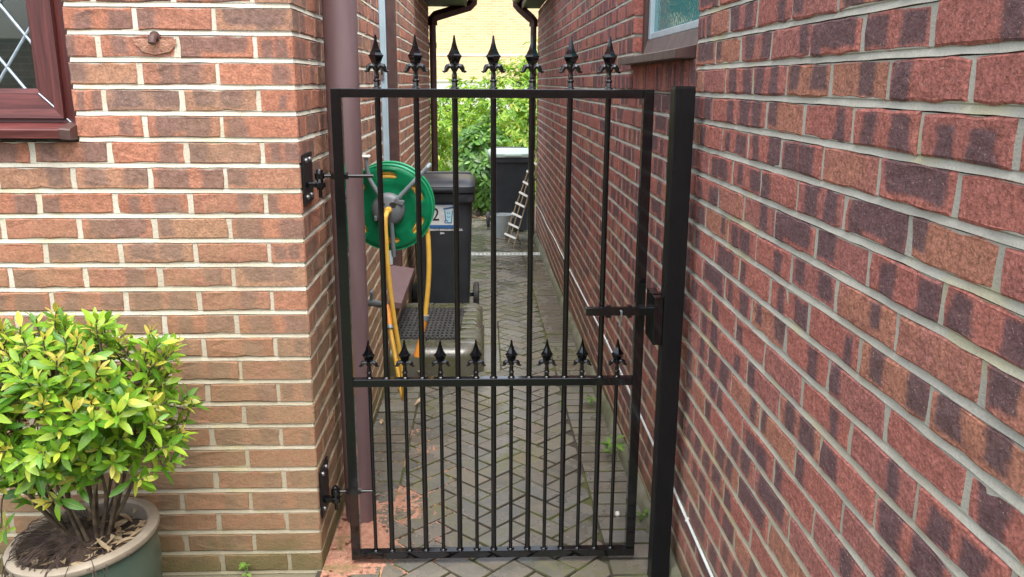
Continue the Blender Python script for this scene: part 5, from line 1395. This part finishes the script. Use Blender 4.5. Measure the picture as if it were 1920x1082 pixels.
bush("hedge_bush", "bright leafy bush further back left, seen beside the left downpipe", "bush", (-0.95, 14.6, -0.28), (0.75, 0.7, 1.75), M_LEAFL, 650, 0.10, 0.032, 60, 8, 10)
bush("garden_shrub", "yellowish shrub far back against the pale garden wall", "shrub", (-0.15, 16.8, -0.28), (1.1, 0.7, 1.98), M_LEAFL, 1100, 0.11, 0.042, 0, 9, 8)
bush("garden_tree", "leafy young tree in front of the buff brick house on the right", "tree", (1.45, 18.5, -0.28), (1.0, 0.9, 2.9), M_LEAFL, 800, 0.11, 0.042, 0, 12, 10)
# bark and leaf litter in the bed
mb = MB(); 
for i in range(420):
    l_ = leaf_mb(rl.uniform(.05, .1), rl.uniform(.02, .035), rl.uniform(-.5, .3), rl.uniform(.2, .7), 3); M = Matrix.Translation((rl.uniform(-1.0, .5), rl.uniform(11.36, 12.6), -0.285+rl.uniform(0, .03))) @ Matrix.Rotation(rl.uniform(0, 6.28), 4, 'Z') @ Matrix.Rotation(rl.uniform(-.3, .3), 4, 'Y'); mb.add(l_.v, l_.f, l_.uv, 0, 0, M)
tag(mb.build("leaf_litter", M_LITTER, None, 60), "brown fallen leaves on the soil bed at the end of the paving", "leaf litter", kind='stuff')
gw = thing("garden_wall", "low white rendered garden wall behind the bushes", "wall", (-0.2, 21.5, -0.3))
mb = MB(); mb.box(-6, 6, -0.1, 0.1, -0.1, 1.90); mb.build("panel", M_RENDER, gw)
mb = MB(); mb.box(-6, 6, -0.14, 0.14, 1.902, 1.95, 0.01); mb.build("coping", M_STONE, gw)
fh = thing("buff_brick_house", "buff yellow brick house wall filling the view beyond the gardens", "house", (0, 27.0, -0.3))
mb = MB(); mb.box(-8, 8, 0, 7, -0.2, 5.9); mb.build("wall", M_FAR, fh)
mb = MB(); mb.box(-8.02, 8.02, -0.014, 0.1, 2.68, 2.755); mb.build("string_course", M_STONE, fh)
mb = MB(); v = [(-8.4, -0.4, 5.85), (8.4, -0.4, 5.85), (8.4, 3.5, 8.4), (-8.4, 3.5, 8.4), (-8.4, 7.4, 5.85), (8.4, 7.4, 5.85)]
mb.add(v, [(0, 1, 2, 3), (3, 2, 5, 4), (0, 3, 4), (1, 5, 2), (0, 4, 5, 1)]); mb.build("roof", M_TILE, fh)

# ================================================================== WALL BEHIND THE VIEWER (seen mirrored in the leaded window)
bw = thing("boundary_wall", "red brick boundary wall mirrored in the leaded window's panes", "wall", (-1.0, -5.0, -0.03))
mbw = MB(); ms = MB(); rw = random.Random(3)
mbw.box(-6, 6, -0.1, -0.006, -0.1, 2.03)
Mw = Matrix.Rotation(math.pi, 4, 'Z')
for k in range(27):
    u = -6 + (0.1125 if k % 2 else 0)
    while u < 5.8:
        src, me = rw.choice(VL['full'][1]); ms.add(src.v, src.f, src.uv, 0, rw.uniform(.02, .98), Matrix.Translation((u+0.1125, 0, k*0.075+0.04)) @ Mw); u += 0.225
mbw.build("core", M_ML, bw); o = ms.build("brickwork", M_BL, bw); o['kind'] = 'stuff'
mb = MB(); mb.box(-6, 6, -0.14, 0.04, 2.032, 2.08, 0.008); mb.build("coping", M_CONC, bw)
